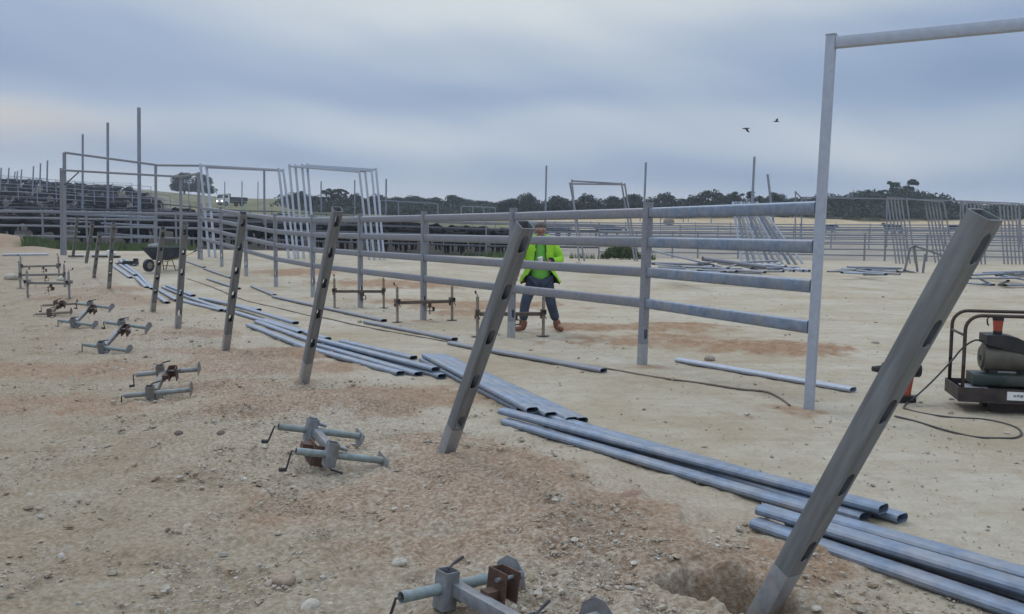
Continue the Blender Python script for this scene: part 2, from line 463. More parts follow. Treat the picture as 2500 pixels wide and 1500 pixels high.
def cow_mesh(name, head):
    p = {'hip': (-.55, 0, 1.06, .27, .30), 'mid': (-.05, 0, 1.0, .33, .36), 'sh': (.5, 0, 1.03, .28, .34), 'tb': (-.82, 0, 1.15, .12)}
    if head == 'up': hd = {'nk': (.85, 0, 1.22, .16, .21), 'po': (1.12, 0, 1.42, .12), 'fa': (1.28, 0, 1.30, .10), 'mz': (1.45, 0, 1.15, .075)}
    elif head == 'level': hd = {'nk': (.88, 0, 1.12, .16, .21), 'po': (1.20, 0, 1.18, .12), 'fa': (1.36, 0, 1.04, .10), 'mz': (1.50, 0, .88, .075)}
    else: hd = {'nk': (.86, 0, .85, .15, .2), 'po': (1.12, 0, .55, .12), 'fa': (1.2, 0, .38, .10), 'mz': (1.28, 0, .16, .075)}
    p.update(hd); po = hd['po']
    p['e1'] = (po[0] - .04, .2, po[2] + .02, .045); p['e2'] = (po[0] - .04, -.2, po[2] + .02, .045)
    p['t1'] = (-.93, 0, .95, .035); p['t2'] = (-.95, 0, .6, .03); p['t3'] = (-.95, 0, .42, .05)
    e = [('mid', 'hip'), ('mid', 'sh'), ('hip', 'tb'), ('sh', 'nk'), ('nk', 'po'), ('po', 'fa'), ('fa', 'mz'), ('po', 'e1'), ('po', 'e2'), ('tb', 't1'), ('t1', 't2'), ('t2', 't3')]
    e += legs4(p, -.55, .48)
    me = skinned(p, e, 'mid', 1); me.name = name; me.materials.clear(); me.materials.append(cow_m); shade(me, 180)
    return me
COWS = [cow_mesh('cow_head_up', 'up'), cow_mesh('cow_head_level', 'level'), cow_mesh('cow_head_down', 'down')]

# ------------------------------------------------------------------ ground sheet
def ground():
    az = np.concatenate([np.radians(np.linspace(-180, -36, 60)[:-1]), np.radians(np.linspace(-36, 36, 620)), np.radians(np.linspace(36, 180, 60)[1:])])
    rr = [0.0, 1.0, 1.8]; r = 2.4
    while r < 690:
        rr.append(r); r *= 1.0085 if r < 3.3 else 1.0045 if r < 4.4 else 1.0085 if r < 16 else (1.014 if r < 60 else (1.03 if r < 300 else 1.25))
    rr = np.array(rr); A, R = np.meshgrid(az, rr); X, Y = R * np.sin(A), R * np.cos(A)
    Z = terrain(X, Y)
    px = 1250 + FPX * X / np.maximum(Y, 1.0)
    # ---- soils
    n1 = fbm(X * .9, Y * .9, 4, 3); n2 = fbm(X * 3.1, Y * 3.1, 4, 11); n3 = fbm(X * .16, Y * .16, 3, 23)
    # band of dug, gravelly soil along the row of leaning posts
    nx, ny = .851, .525
    across = X * nx + Y * ny
    dug = np.exp(-((across - 2.45) / 1.05) ** 2) * (Y > 0)
    spoil = np.zeros_like(X)
    for (cx, cy, rx, ry, h, g) in MOUNDS + STAINS:
        dx, dy = X - cx, Y - cy
        u = dx * math.cos(g) + dy * math.sin(g); v = -dx * math.sin(g) + dy * math.cos(g)
        k = min(1.0, abs(h) / .07)
        spoil = np.maximum(spoil, k * np.exp(-((u / (rx * 1.35)) ** 2 + (v / (ry * 1.35)) ** 2) ** 1.5))
    n4 = fbm(X * 7, Y * 7, 3, 19)
    spoil = sstep(.22, .62, spoil + ((n2 - .5) * .9 + (n4 - .5) * .5) * (spoil > .03)) * (.8 + .3 * n1)
    spoil = np.clip(np.maximum(spoil, .45 * dug * sstep(.45, .7, n1)), 0, 1)
    left = sstep(3.2, .6, across + (n1 - .5) * 1.4) * (Y > 0)
    rough = .35 + 1.1 * np.clip(dug + spoil + .75 * left, 0, 1.2)
    near = sstep(40, 15, R)
    Z = Z + near * rough * ((fbm(X * 2.2, Y * 2.2, 3, 5) - .5) * .05 + (fbm(X * 8, Y * 8, 3, 7) - .5) * .045 + (fbm(X * 19, Y * 19, 2, 9) - .5) * .014)
    # broken lip round the dug hole
    for (cx, cy, rx, ry, h, g) in HOLES[:2]:
        q = np.exp(-(((X - cx) / (rx * 1.9)) ** 2 + ((Y - cy) / (ry * 1.9)) ** 2))
        Z = Z + q * (fbm(X * 14, Y * 14, 3, 31) - .5) * .05
    Z = Z + sstep(60, 140, R) * (fbm(X * .05, Y * .05, 3, 40) - .5) * 1.0
    Z = Z + sstep(105, 125, Y) * sstep(165, 145, Y) * sstep(1250, 1500, px) * (fbm(X * .11, Y * .11, 4, 41) - .5) * 1.8
    jit = (n1 - .5) * 260
    mud = sstep(44.4, 45.4, Y) * sstep(128, 100, Y + (n3 - .5) * 30) * sstep(1300, 1240, px + jit * .2)
    mud = np.maximum(mud, .85 * sstep(50, 51, Y) * sstep(59, 55, Y + (n1 - .5) * 5) * sstep(1280, 1320, px) * sstep(2260, 2150, px))  # plain dark strip of ground behind the low right-hand fence
    mud = np.maximum(mud, sstep(85, 95, Y) * sstep(235, 215, Y) * sstep(430, 360, px + (Y - 150) * 1.2 + jit * .2))
    pale = sstep(46, 50, Y) * sstep(118, 108, Y) * sstep(1240, 1310, px)
    green = sstep(95, 125, Y + (n3 - .5) * 40) * sstep(300, 420, px) * sstep(1330, 1240, px)
    green = np.maximum(green * (1 - mud), sstep(152, 160, Y + (n1 - .5) * 16))
    green = np.maximum(green, .9 * sstep(37, 40, Y) * sstep(47, 44, Y) * sstep(.38, .5, n1) * (sstep(20, 60, px) * sstep(420, 350, px) + .6 * sstep(1120, 1150, px) * sstep(1270, 1240, px)))
    bank = sstep(108, 118, Y) * sstep(160, 153, Y + (n1 - .5) * 14) * sstep(1260, 1400, px)
    v = np.stack([X, Y, Z], -1).reshape(-1, 3); na, nr = len(az), len(rr)
    idx = np.arange(na * nr).reshape(nr, na)
    f = np.stack([idx[:-1, :-1], idx[:-1, 1:], idx[1:, 1:], idx[1:, :-1]], -1).reshape(-1, 4)[:, ::-1]
    me = bpy.data.meshes.new('ground'); me.from_pydata(v.tolist(), [], f.tolist())
    for nm, ch in (('soil', np.stack([spoil, mud, green, bank], -1)), ('soil_extra', np.stack([pale, np.clip(dug, 0, 1), left, dug * 0 + 1], -1))):
        at_ = me.attributes.new(nm, 'FLOAT_COLOR', 'POINT')
        at_.data.foreach_set('color', np.clip(ch, 0, 1).reshape(-1).astype(np.float32))
    shade(me, 180)
    m = bpy.data.materials.new('bare_earth'); m.use_nodes = True; t = m.node_tree; b = t.nodes['Principled BSDF']
    c = N(t, 'ShaderNodeTexCoord')
    def nz(scale, det=6, rough=.6, dist=0.0):
        n = N(t, 'ShaderNodeTexNoise'); n.inputs['Scale'].default_value = scale; n.inputs['Detail'].default_value = det
        n.inputs['Roughness'].default_value = rough; n.inputs['Distortion'].default_value = dist
        t.links.new(c.outputs['Object'], n.inputs['Vector']); return n.outputs[0]
    a1 = N(t, 'ShaderNodeAttribute', attribute_name='soil'); s1 = N(t, 'ShaderNodeSeparateColor'); t.links.new(a1.outputs['Color'], s1.inputs[0])
    a2 = N(t, 'ShaderNodeAttribute', attribute_name='soil_extra'); s2 = N(t, 'ShaderNodeSeparateColor'); t.links.new(a2.outputs['Color'], s2.inputs[0])
    sand = ramp(t, nz(.55, 5, .6, .4), [(.32, (.38, .31, .21)), (.5, (.46, .405, .305)), (.68, (.52, .475, .385))])
    sand = mixc(t, ramp(t, nz(4.5, 6, .7), [(.45, 0.0), (.72, .55)]), sand, (.30, .22, .135))
    mp = N(t, 'ShaderNodeMapping'); mp.inputs['Scale'].default_value = (.22, 2.4, 1); t.links.new(c.outputs['Object'], mp.inputs['Vector'])
    sn = N(t, 'ShaderNodeTexNoise'); sn.inputs['Scale'].default_value = 1.0; sn.inputs['Detail'].default_value = 7; sn.inputs['Roughness'].default_value = .65; t.links.new(mp.outputs[0], sn.inputs['Vector'])
    sand = mixc(t, ramp(t, sn.outputs[0], [(.46, 0.0), (.66, .5)]), sand, (.335, .265, .175))
    lefts = ramp(t, nz(1.7, 8, .72, .5), [(.34, (.195, .14, .078)), (.46, (.285, .22, .138)), (.56, (.315, .26, .18)), (.70, (.385, .345, .27))])
    sand = mixc(t, math_node(t, 'MULTIPLY', s2.outputs[2], .92), sand, lefts)
    sp = ramp(t, nz(7, 7, .7), [(.3, (.22, .125, .066)), (.52, (.31, .19, .11)), (.75, (.41, .305, .205))])
    col = mixc(t, s1.outputs[0], sand, sp)
    # darker damp clods and scuffs
    clod = ramp(t, nz(9, 9, .78, .8), [(.55, 0.0), (.68, 1.0)])
    col = mixc(t, math_node(t, 'MULTIPLY', clod, math_node(t, 'ADD', .16, math_node(t, 'MULTIPLY', math_node(t, 'ADD', s2.outputs[2], s2.outputs[1], True), .34))), col, (.155, .115, .072))
    grav = ramp(t, nz(38, 4, .6), [(.36, (.17, .125, .085)), (.5, (.34, .275, .205)), (.66, (.54, .49, .42))])
    col = mixc(t, math_node(t, 'ADD', math_node(t, 'MULTIPLY', s2.outputs[1], .42), math_node(t, 'ADD', .12, math_node(t, 'MULTIPLY', s2.outputs[2], .22)), True), col, grav)
    # scattered clods and pebbles in the surface itself
    vo = N(t, 'ShaderNodeTexVoronoi'); vo.inputs['Scale'].default_value = 34; t.links.new(c.outputs['Object'], vo.inputs['Vector'])
    peb = ramp(t, vo.outputs['Distance'], [(.10, 1.0), (.24, 0.0)])
    sel = ramp(t, nz(19, 2), [(.58, 0.0), (.64, 1.0)])
    col = mixc(t, math_node(t, 'MULTIPLY', math_node(t, 'MULTIPLY', peb, sel), .55), col, (.55, .50, .42))
    mudc = ramp(t, nz(.9, 6, .7), [(.3, (.030, .026, .023)), (.7, (.075, .062, .05))])
    col = mixc(t, s1.outputs[1], col, mudc)
    col = mixc(t, s2.outputs[0], col, ramp(t, nz(.35, 6, .65), [(.3, (.22, .19, .16)), (.7, (.36, .32, .26))]))
    grn = ramp(t, nz(.12, 6, .7), [(.3, (.075, .085, .042)), (.5, (.15, .145, .075)), (.7, (.25, .22, .125))])
    col = mixc(t, s1.outputs[2], col, grn)
    col = mixc(t, a1.outputs['Alpha'], col, ramp(t, nz(.25, 6, .7), [(.3, (.36, .27, .16)), (.65, (.50, .40, .25))]))
    t.links.new(col, b.inputs['Base Color']); b.inputs['Roughness'].default_value = .95; b.inputs['Specular IOR Level'].default_value = .15
    h = math_node(t, 'ADD', math_node(t, 'ADD', math_node(t, 'MULTIPLY', nz(12, 8, .7), .8), math_node(t, 'MULTIPLY', nz(55, 6, .65), .35)), math_node(t, 'MULTIPLY', math_node(t, 'MULTIPLY', peb, sel), .3))
    bp = N(t, 'ShaderNodeBump'); bp.inputs['Strength'].default_value = .8; bp.inputs['Distance'].default_value = .04
    t.links.new(h, bp.inputs['Height']); t.links.new(bp.outputs[0], b.inputs['Normal'])
    me.materials.append(m)
    o = link('ground', me); tag(o, 'bare sandy yard ground rising to a hill of pens', 'ground', kind='structure')
ground()

# ---- loose gravel (stuff)
ICO = None
def rock_verts(rng, size):
    t = (1 + 5 ** .5) / 2
    v = np.array([(-1, t, 0), (1, t, 0), (-1, -t, 0), (1, -t, 0), (0, -1, t), (0, 1, t), (0, -1, -t), (0, 1, -t), (t, 0, -1), (t, 0, 1), (-t, 0, -1), (-t, 0, 1)]) / 1.9
    v = v * (1 + rng.uniform(-.28, .28, (12, 1))) * np.array([size * rng.uniform(.8, 1.4), size * rng.uniform(.7, 1.1), size * rng.uniform(.45, .75)])
    a = rng.uniform(0, 6.28); c, s = math.cos(a), math.sin(a)
    return v @ np.array([[c, s, 0], [-s, c, 0], [0, 0, 1]])
ICOF = np.array([(0, 11, 5), (0, 5, 1), (0, 1, 7), (0, 7, 10), (0, 10, 11), (1, 5, 9), (5, 11, 4), (11, 10, 2), (10, 7, 6), (7, 1, 8), (3, 9, 4), (3, 4, 2), (3, 2, 6), (3, 6, 8), (3, 8, 9), (4, 9, 5), (2, 4, 11), (6, 2, 10), (8, 6, 7), (9, 8, 1)])
def gravel():
    rng = np.random.default_rng(4); V, Fc, Cc = [], [], []; k = 0
    cand = 210000
    yy = 2.6 * np.exp(rng.uniform(0, math.log(24 / 2.6), cand)); xx = yy * rng.uniform(-.68, .68, cand)
    ac = xx * .851 + yy * .525
    clump = fbm(xx * 1.6, yy * 1.6, 3, 51)
    den = .95 * np.exp(-((ac - 2.3) / 1.1) ** 2) * sstep(.38, .62, clump) + .28 * (ac < 1.6) * sstep(.40, .62, clump) + .035 + .25 * np.exp(-((ac - 6.9) / .7) ** 2) * sstep(.5, .65, clump)
    keep = (rng.uniform(0, 1, cand) < den * .55) & ((((xx - HOLES[0][0]) / .3) ** 2 + ((yy - HOLES[0][1]) / .24) ** 2) > 1)
    zz = terrain(xx[keep], yy[keep])
    for x, y, z0 in zip(xx[keep], yy[keep], zz):
        s = min(.019, .0034 * (1 + rng.pareto(2.6))) * (1 + y * .035)
        z = z0 + s * .1 + .004
        V.append(rock_verts(rng, s) + (x, y, z)); Fc.append(ICOF + k); k += 12
        g = rng.uniform(.8, 1.15); base = np.array([(.42, .36, .28), (.37, .295, .215), (.46, .42, .35), (.34, .265, .19)][rng.integers(0, 4)]) * g
        Cc.append(np.tile(np.append(base, 1), (12, 1)))
    V = np.concatenate(V); Fc = np.concatenate(Fc)
    me = bpy.data.meshes.new('gravel'); me.from_pydata(V.tolist(), [], Fc.tolist())
    at_ = me.attributes.new('tone', 'FLOAT_COLOR', 'POINT'); at_.data.foreach_set('color', np.concatenate(Cc).reshape(-1).astype(np.float32))
    me.materials.append(stone_material()); shade(me, 40)
    tag(link('gravel', me), 'loose pale gravel and clods scattered over the dug soil', 'gravel', kind='stuff')
def stone_material():
    if 'stone' in MATS: return MATS['stone']
    m = bpy.data.materials.new('limestone'); m.use_nodes = True; t = m.node_tree; b = t.nodes['Principled BSDF']
    a = N(t, 'ShaderNodeAttribute', attribute_name='tone'); c = N(t, 'ShaderNodeTexCoord')
    n = N(t, 'ShaderNodeTexNoise'); n.inputs['Scale'].default_value = 60; t.links.new(c.outputs['Object'], n.inputs['Vector'])
    t.links.new(mixc(t, 1.0, a.outputs['Color'], ramp(t, n.outputs[0], [(.3, .72), (.7, 1.0)]), 'MULTIPLY'), b.inputs['Base Color'])
    b.inputs['Roughness'].default_value = .95; b.inputs['Specular IOR Level'].default_value = .15
    MATS['stone'] = m; return m
gravel()
def rock(px, py, size, tone, label, flatn=.6):
    rng = np.random.default_rng(int(px * 7 + py)); p = G(px, py)
    bm = bmesh.new(); bmesh.ops.create_icosphere(bm, subdivisions=3, radius=1)
    for v in bm.verts:
        c = v.co; w = 1 + .35 * (float(fbm(np.array(c.x * 1.3 + px), np.array(c.y * 1.3 + c.z), 3)) - .5) + .25 * (float(fbm(np.array(c.x * 4 + px), np.array(c.z * 4 + c.y * 3), 2)) - .5)
        v.co = Vector((c.x * w * size, c.y * w * size * .8, c.z * w * size * flatn))
    me = bpy.data.meshes.new('rock'); bm.to_mesh(me); bm.free()
    at_ = me.attributes.new('tone', 'FLOAT_COLOR', 'POINT')
    at_.data.foreach_set('color', np.tile(np.array([*tone, 1], np.float32), (len(me.vertices), 1)).reshape(-1))
    me.materials.append(stone_material()); shade(me, 45)
    o = link('rock', me); o.location = p + Vector((0, 0, size * flatn * .35)); o.rotation_euler = (0, 0, rng.uniform(0, 6))
    tag(o, label, 'rock', 'loose rocks on the yard ground')
PALE, BRN = (.50, .45, .37), (.30, .21, .15)
rock(1545, 1222, .075, (.33, .22, .16), 'reddish brown rock lying in front of the long rail bundle')
rock(758, 1486, .045, PALE, 'pale stone at the bottom edge left of the nearest jig')
rock(975, 1378, .04, PALE, 'pale stone up and left of the nearest jig')
rock(693, 1424, .05, (.38, .29, .22), 'flat tan stone on bare soil left of the nearest jig')
rock(28, 682, .22, PALE, 'pale boulder at the far left beside the standing jigs')
rock(152, 686, .16, PALE, 'pale stone between two standing jigs')
rock(1732, 880, .07, (.36, .30, .24), 'small stone behind the single rail near the tall post')
rock(878, 788, .055, (.36, .30, .22), 'tan stone lying against the extension cord')
rock(2137, 838, .06, PALE, 'white stone on the mound left of the generator')
rock(541, 1063, .045, (.16, .12, .10), 'dark clod on the soil behind the rusty clamp jig')
rock(436, 1062, .04, (.16, .12, .10), 'dark clod below the wide jig at left')
rock(1410, 648, .16, (.40, .28, .20), 'reddish stone between leaning frames and the worker')
rock(1632, 548, .9, (.24, .19, .15), 'big brown boulder on the sandy bank', .8)
# ------------------------------------------------------------------ fence line A and the row of leaning posts
DROW = Vector((-1.555, 2.51, 0)).normalized(); NROW = Vector((DROW.y, -DROW.x, 0))
P2 = Vector((1.545, 10.10, 0)); STEP = Vector((-1.555, 2.51, 0))
posts = {n: on(P2.x + STEP.x * (n - 2), P2.y + STEP.y * (n - 2)) for n in range(2, 11)}
posts[1] = G(1972, 1000)
ptop = at(2030, 88, posts[1].y + .02)
ROT = Matrix((NROW, DROW, Vector((0, 0, 1)))).transposed()
def rail_between(mb, a, b, w=.122, t=.05, wall=0.0, up=Vector((0, 0, 1))):
    # wide side upright
    mb.prism(stadium(w, t), a, b, up=(b - a).cross(up), wall=wall)
fence = empty('rail_fence', posts[2], 'finished galvanised four rail fence running away from the tall portal post', 'fence')
for n in range(2, 11):
    o = link('post', POST_FENCE, fence)
    tilt = math.radians({2: 1.2, 3: .7, 4: .6, 5: .5}.get(n, .4))
    o.matrix_local = Matrix.Translation(posts[n] - posts[2]) @ (Matrix.Rotation(tilt, 3, 'Y') @ ROT).to_4x4()
    MB().prism(square(.0925, .0925, .009), (0, 0, -.5), (0, 0, .25), up=(0, 1, 0)).build('dipped_base', dip_m, o)
    if True:
        cp = MB().prism(square(.094, .094), (0, 0, 1.9005), (0, 0, 1.915), up=(0, 1, 0)).build('post_cap', galv, o)
PT = {n: Matrix.Rotation(math.radians({2: 1.2, 3: .7, 4: .6, 5: .5}.get(n, .4)), 3, 'Y') for n in range(2, 11)}
for n in range(1, 10):
    for z in SLOTS[1:]:
        if n == 1:
            b = posts[2] + PT[2] @ Vector((0, 0, z)); a = posts[1] + (ptop - posts[1]) * (z / (ptop.z - posts[1].z))
            d = (b - a).normalized(); a = a + d * .046
        else:
            a = posts[n] + PT[n] @ Vector((0, 0, z)); b = posts[n + 1] + PT[n + 1] @ Vector((0, 0, z))
            d = (b - a).normalized()
        mb = MB(); rail_between(mb, a + d * .004, b - d * .004)
        o = mb.build('rail', rail_m if n == 1 else galv, fence); o.location = -posts[2]

# tall portal frame at the near end of fence A
pb = posts[1]
bar_dir = Vector((.855, -.52, 0)).normalized()
portal = empty('portal_frame', pb, 'tall pale steel portal frame at the right end of the rail fence', 'gate frame')
def leg_prism(mb, a, b, w, yaw_dir): mb.prism(square(w, w, .01), a, b, up=yaw_dir)
mb = MB(); leg_prism(mb, Vector((0, 0, -.4)), ptop - pb, .082, bar_dir); mb.build('upright', galv_b, portal)
mb = MB(); leg_prism(mb, ptop - pb + Vector((0, 0, .002)), ptop - pb + Vector((0, 0, .012)), .088, bar_dir); mb.build('end_cap', dip_m, portal)
b0 = ptop - pb + Vector((0, 0, -.06)) + bar_dir * .042
b1 = b0 + bar_dir * 2.95 + Vector((0, 0, -.02))
MB().prism(square(.075, .10, .01), b0, b1).build('top_bar', galv_b, portal)
o2 = b1 + bar_dir * .042
mb = MB(); leg_prism(mb, Vector((o2.x - .05, o2.y, -.4)), o2 + Vector((0, 0, .08)), .082, bar_dir); mb.build('upright', galv_b, portal)

LEAN = [((1866, 1490), (2406, 524), 'leaning slotted steel post nearest the camera beside the dug hole'),
        ((1088, 1107), (1283, 549), 'leaning slotted post second from the camera, in front of the worker'),
        ((742, 930), (824, 511), 'leaning slotted post third from the camera with a pale dipped base'),
        ((551, 852), (594, 521), 'leaning slotted post fourth from the camera, rail ends behind it'),
        ((434, 802), (451, 547), 'leaning slotted post fifth from the camera, right of the wheelbarrow'),
        ((373, 760), (398, 558), 'leaning slotted post standing in front of the wheelbarrow'),
        ((266, 705), (277, 545), 'leaning slotted post left of the farthest rail bundle'),
        ((229, 678), (243, 570), 'leaning slotted post with black and white scraps behind it'),
        ((209, 650), (226, 545), 'thin distant leaning slotted post by the green verge'),
        ((178, 628), (189, 535), 'farthest leaning slotted post beside the left tall frame')]
for i, (bp, tp, lab) in enumerate(LEAN):
    b = flat(*bp, -.06) if i == 0 else G(*bp)
    r = ray(*tp); k = (b - Vector((0, 0, EYE))).dot(NROW) / r.dot(NROW)
    top = Vector((0, 0, EYE)) + r * k
    zd = (top - b).normalized(); yd = (DROW - zd * DROW.dot(zd)).normalized(); xd = yd.cross(zd)
    M = Matrix((xd, yd, zd)).transposed().to_4x4()
    o = link('slotted_post', POST_LEAN); o.matrix_world = Matrix.Translation(top - zd * 1.9) @ M
    tag(o, lab, 'steel post', 'leaning slotted posts waiting to be set')
    L = (top - b).length
    q = link('dipped_base', MB().prism(square(.0925, .0925, .009), (0, 0, -.55), (0, 0, 1.9 - L + .26), up=(0, 1, 0)).mesh('dipped_base', dip_m, 35), o)

# ------------------------------------------------------------------ loose rails on the ground
def rail(p0, p1, h0=0.0, label='', group=None, edge=0.0, mat=None, h1=None, w=.116, t=.052, name='rail', cat='steel rail'):
    a = G(*p0, h0 + .028); b = G(*p1, (h0 if h1 is None else h1) + .028)
    d = (b - a); c = (a + b) / 2
    up = Matrix.Rotation(edge, 3, d.normalized()) @ Vector((0, 0, 1))
    mb = MB().prism(stadium(w, t, 5), a - c, b - c, up=up, wall=.003)
    o = mb.build(name, mat or rail_m, None); o.location = c
    return tag(o, label, cat, group)
g = 'single rails laid along the finished fence'
rail((616, 699), (670, 721), 0, 'short dusty rail lying left of a fence post, far single one', g, mat=galv)
rail((668, 724), (938, 783), 0, 'long dusty single rail ending left of the near clamp jigs', g, mat=galv)
rail((893, 786), (1110, 829), 0, 'dusty single rail passing below the middle fence jig', g, mat=galv)
rail((1100, 838), (1474, 905), 0, 'dusty single rail crossing behind the second leaning post', g, mat=galv)
rail((1655, 879), (2083, 952), 0, 'pale single rail behind the foot of the tall portal post', g, mat=galv_b)
rail((450, 636), (499, 653), 0, 'farthest single rail lying right of the wheelbarrow', g, mat=galv)
rail((500, 656), (564, 678), 0, 'single rail end to end with the farthest one', g, mat=galv)
rail((508, 681), (583, 705), 0, 'single rail whose end shows beside the fourth leaning post', g, mat=galv)
g = 'rails laid in bundles down the lane'
rail((277, 649), (319, 678), 0, 'leftmost rail in the farthest fanned bundle', g)
rail((285, 641), (331, 672), 0, 'second rail from left in the farthest fanned bundle', g)
rail((293, 636), (341, 672), .0, 'third rail from left in the farthest fanned bundle', g)
rail((304, 633), (330, 648), 0, 'rightmost stub rail in the farthest fanned bundle', g)
rail((332, 677), (358, 702), 0, 'left rail of a flat pair left of the sixth leaning post', g)
rail((341, 672), (372, 705), 0, 'right rail of a flat pair touching the sixth leaning post', g)
rail((384, 722), (408, 739), 0, 'short stub rail between two leaning posts', g)
rail((386, 706), (432, 733), 0, 'lower rail of the triple behind the fifth leaning post', g)
rail((399, 701), (463, 727), .0, 'middle rail of the triple behind the fifth leaning post', g)
rail((409, 698), (472, 722), .055, 'upper rail of the triple, dark end right of the fifth leaning post', g)
rail((447, 735), (541, 758), 0, 'front rail of the bundle ending left of the fourth leaning post', g)
rail((463, 727), (556, 759), .0, 'back rail of the bundle ending left of the fourth leaning post', g)
rail((490, 728), (632, 757), .02, 'rail passing behind the fourth leaning post with a dark end', g)
rail((573, 746), (722, 789), .055, 'upper rail right of the fourth leaning post, dark open end', g)
rail((572, 762), (735, 812), 0, 'lower rail right of the fourth leaning post', g)
rail((608, 794), (752, 850), 0, 'front rail of the bundle reaching the third leaning post', g)
rail((628, 786), (775, 838), .0, 'middle rail of the bundle reaching the third leaning post', g)
rail((648, 781), (800, 828), .0, 'back rail of the bundle reaching the third leaning post', g)
rail((727, 843), (978, 912), 0, 'front flat rail right of the third leaning post', g)
rail((775, 842), (1022, 914), 0, 'second flat rail from front right of the third leaning post', g)
rail((800, 838), (1080, 919), 0, 'third rail from front, longest right of the third leaning post', g)
rail((772, 828), (1064, 902), .055, 'upper rail on the bundle right of the third leaning post', g)
rail((835, 834), (1010, 874), 0, 'back rail half hidden in the bundle right of the third post', g)
rail((1033, 878), (1275, 1001), 0, 'lowest front rail of the bundle behind the second leaning post', g)
rail((1040, 868), (1300, 1002), .055, 'upper front rail of the bundle behind the second leaning post', g)
rail((1062, 869), (1345, 1014), .03, 'second upper rail of the bundle behind the second leaning post', g)
rail((1078, 868), (1396, 1026), .02, 'third upper rail of the bundle behind the second leaning post', g)
rail((1088, 872), (1421, 1027), 0, 'back rail with open end in the bundle behind the second post', g)
rail((1235, 1029), (1990, 1247), 0, 'lowest front rail of the long bundle crossing the lane', g)
rail((1290, 1018), (2112, 1262), 0, 'middle bottom rail of the long bundle crossing the lane', g)
rail((1300, 1006), (2203, 1266), .0, 'back rail of the long bundle, last open end at right', g)
rail((1228, 1004), (2157, 1243), .056, 'rail lying on top of the long bundle crossing the lane', g)
rail((1845, 1277), (2640, 1545), 0, 'front rail of the nearest bundle at the right edge', g)
rail((1930, 1270), (2720, 1520), 0, 'middle bottom rail of the nearest bundle at the right edge', g)
rail((2020, 1266), (2760, 1475), .0, 'back rail of the nearest bundle at the right edge', g)
rail((1858, 1243), (2680, 1488), .056, 'rail lying on top of the nearest bundle at the right edge', g)

# ------------------------------------------------------------------ post jigs (two screw legs on a cross bar with a clamp)
def make_jig(half):
    j = empty('post_jig', (0, 0, 0))
    MB().prism(square(.055, .055, .005), (0, -half + .03, 0), (0, half - .03, 0), wall=.004).build('cross_bar', jigg_m, j)
    for s in (-1, 1):
        y = half * s
        lt = MB().prism(circle(.024, 14), (-.26, y, .0), (.33, y, .0), wall=.003).build('leg_tube', jig_m, j)
        fp = MB(); prof = [(-.10, -.035), (.10, -.035), (.085, .03), (.03, .075), (-.03, .075), (-.085, .03)]
        fp.prism(prof, (.331, y, 0), (.337, y, 0)); fp.build('foot_plate', jigg_m, lt)
        ch = MB().path([(-.26, y, 0), (-.285, y, 0), (-.29, y, -.02), (-.30, y + .02 * s, -.12)], .006, 6)
        ch.build('crank_handle', dark_m, lt)
        MB().prism(circle(.014, 8), (-.30, y + .02 * s, -.12), (-.345, y + .025 * s, -.125)).build('crank_grip', black_m, lt)
        sl = MB().prism(square(.075, .075, .006), (-.03, y, -.085), (-.03, y, .075), up=(0, 1, 0), wall=.005)
        sl.prism(square(.05, .02, .004), (.018, y - .02, -.05), (.075, y - .02, -.04)); sl.build('sleeve_bracket', jigg_m, j)
        MB().path([(-.03, y, .08), (.0, y, .10), (.07, y + .03, .105)], .007, 6).build('clamp_pin', dark_m, j)
    cb = MB()
    R3 = Matrix.Rotation(.0, 3, 'Y')
    cb.box((.085, .08, .05), (.008, .11, .13)); cb.box((.155, .08, .05), (.008, .11, .13)); cb.box((.12, .14, .05), (.062, .008, .12))
    cb.box((.05, .08, .02), (.06, .05, .04))
    cl = cb.build('clamp_bracket', rust_m, j, 20)
    MB().tube((.06, .06, .085), (.19, .06, .085), .009, 8).tube((.186, .06, .085), (.2, .06, .085), .017, 6).build('clamp_bolt', jigg_m, cl)
    return j
jigs = {}
JM = {'worn': (material('worn_green_jig_paint', (.235, .28, .275), .65, .25, .3, 18, .1, 60, (.20, .15, .10), .7, 6), material('dull_zinc_jig', (.24, .255, .275), .65, .35, .3, 18, .1, 60, (.19, .14, .09), .65, 6)),
      'dusty': (material('dusty_tan_jig', (.27, .225, .175), .8, .1, .25, 12, .1, 60, (.13, .08, .05), .6, 9), material('dark_rusted_jig', (.10, .08, .065), .75, .2, .3, 16, .1, 60, (.19, .13, .08), .7, 7)),
      'grey': (material('grey_jig_paint', (.25, .265, .265), .65, .3, .25, 14, .1, 60, (.17, .13, .085), .65, 6), material('brown_jig_steel', (.19, .185, .175), .7, .3, .3, 14, .1, 60, (.2, .14, .09), .7, 8))}
jn = [0]
def wear(o, group):
    jn[0] += 1
    kind = 'dusty' if 'round fence posts' in group else ('grey' if 'far left' in group else (None, 'worn', 'grey', 'worn', 'worn', 'dusty')[(jn[0] - 1) % 6])
    if not kind: return
    for q in [o] + list(o.children_recursive):
        if q.type != 'MESH': continue
        mt = q.data.materials[0]
        k = 0 if mt == jig_m else (1 if mt == jigg_m else None)
        if k is not None:
            q.material_slots[0].link = 'OBJECT'; q.material_slots[0].material = JM[kind][k]
def place_jig(M, label, group, half=.5):
    if half not in jigs: o = jigs[half] = make_jig(half)
    else: o = copy_tree(jigs[half])
    o.matrix_world = M; tag(o, label, 'post jig', group)
    wear(o, group)
    return o
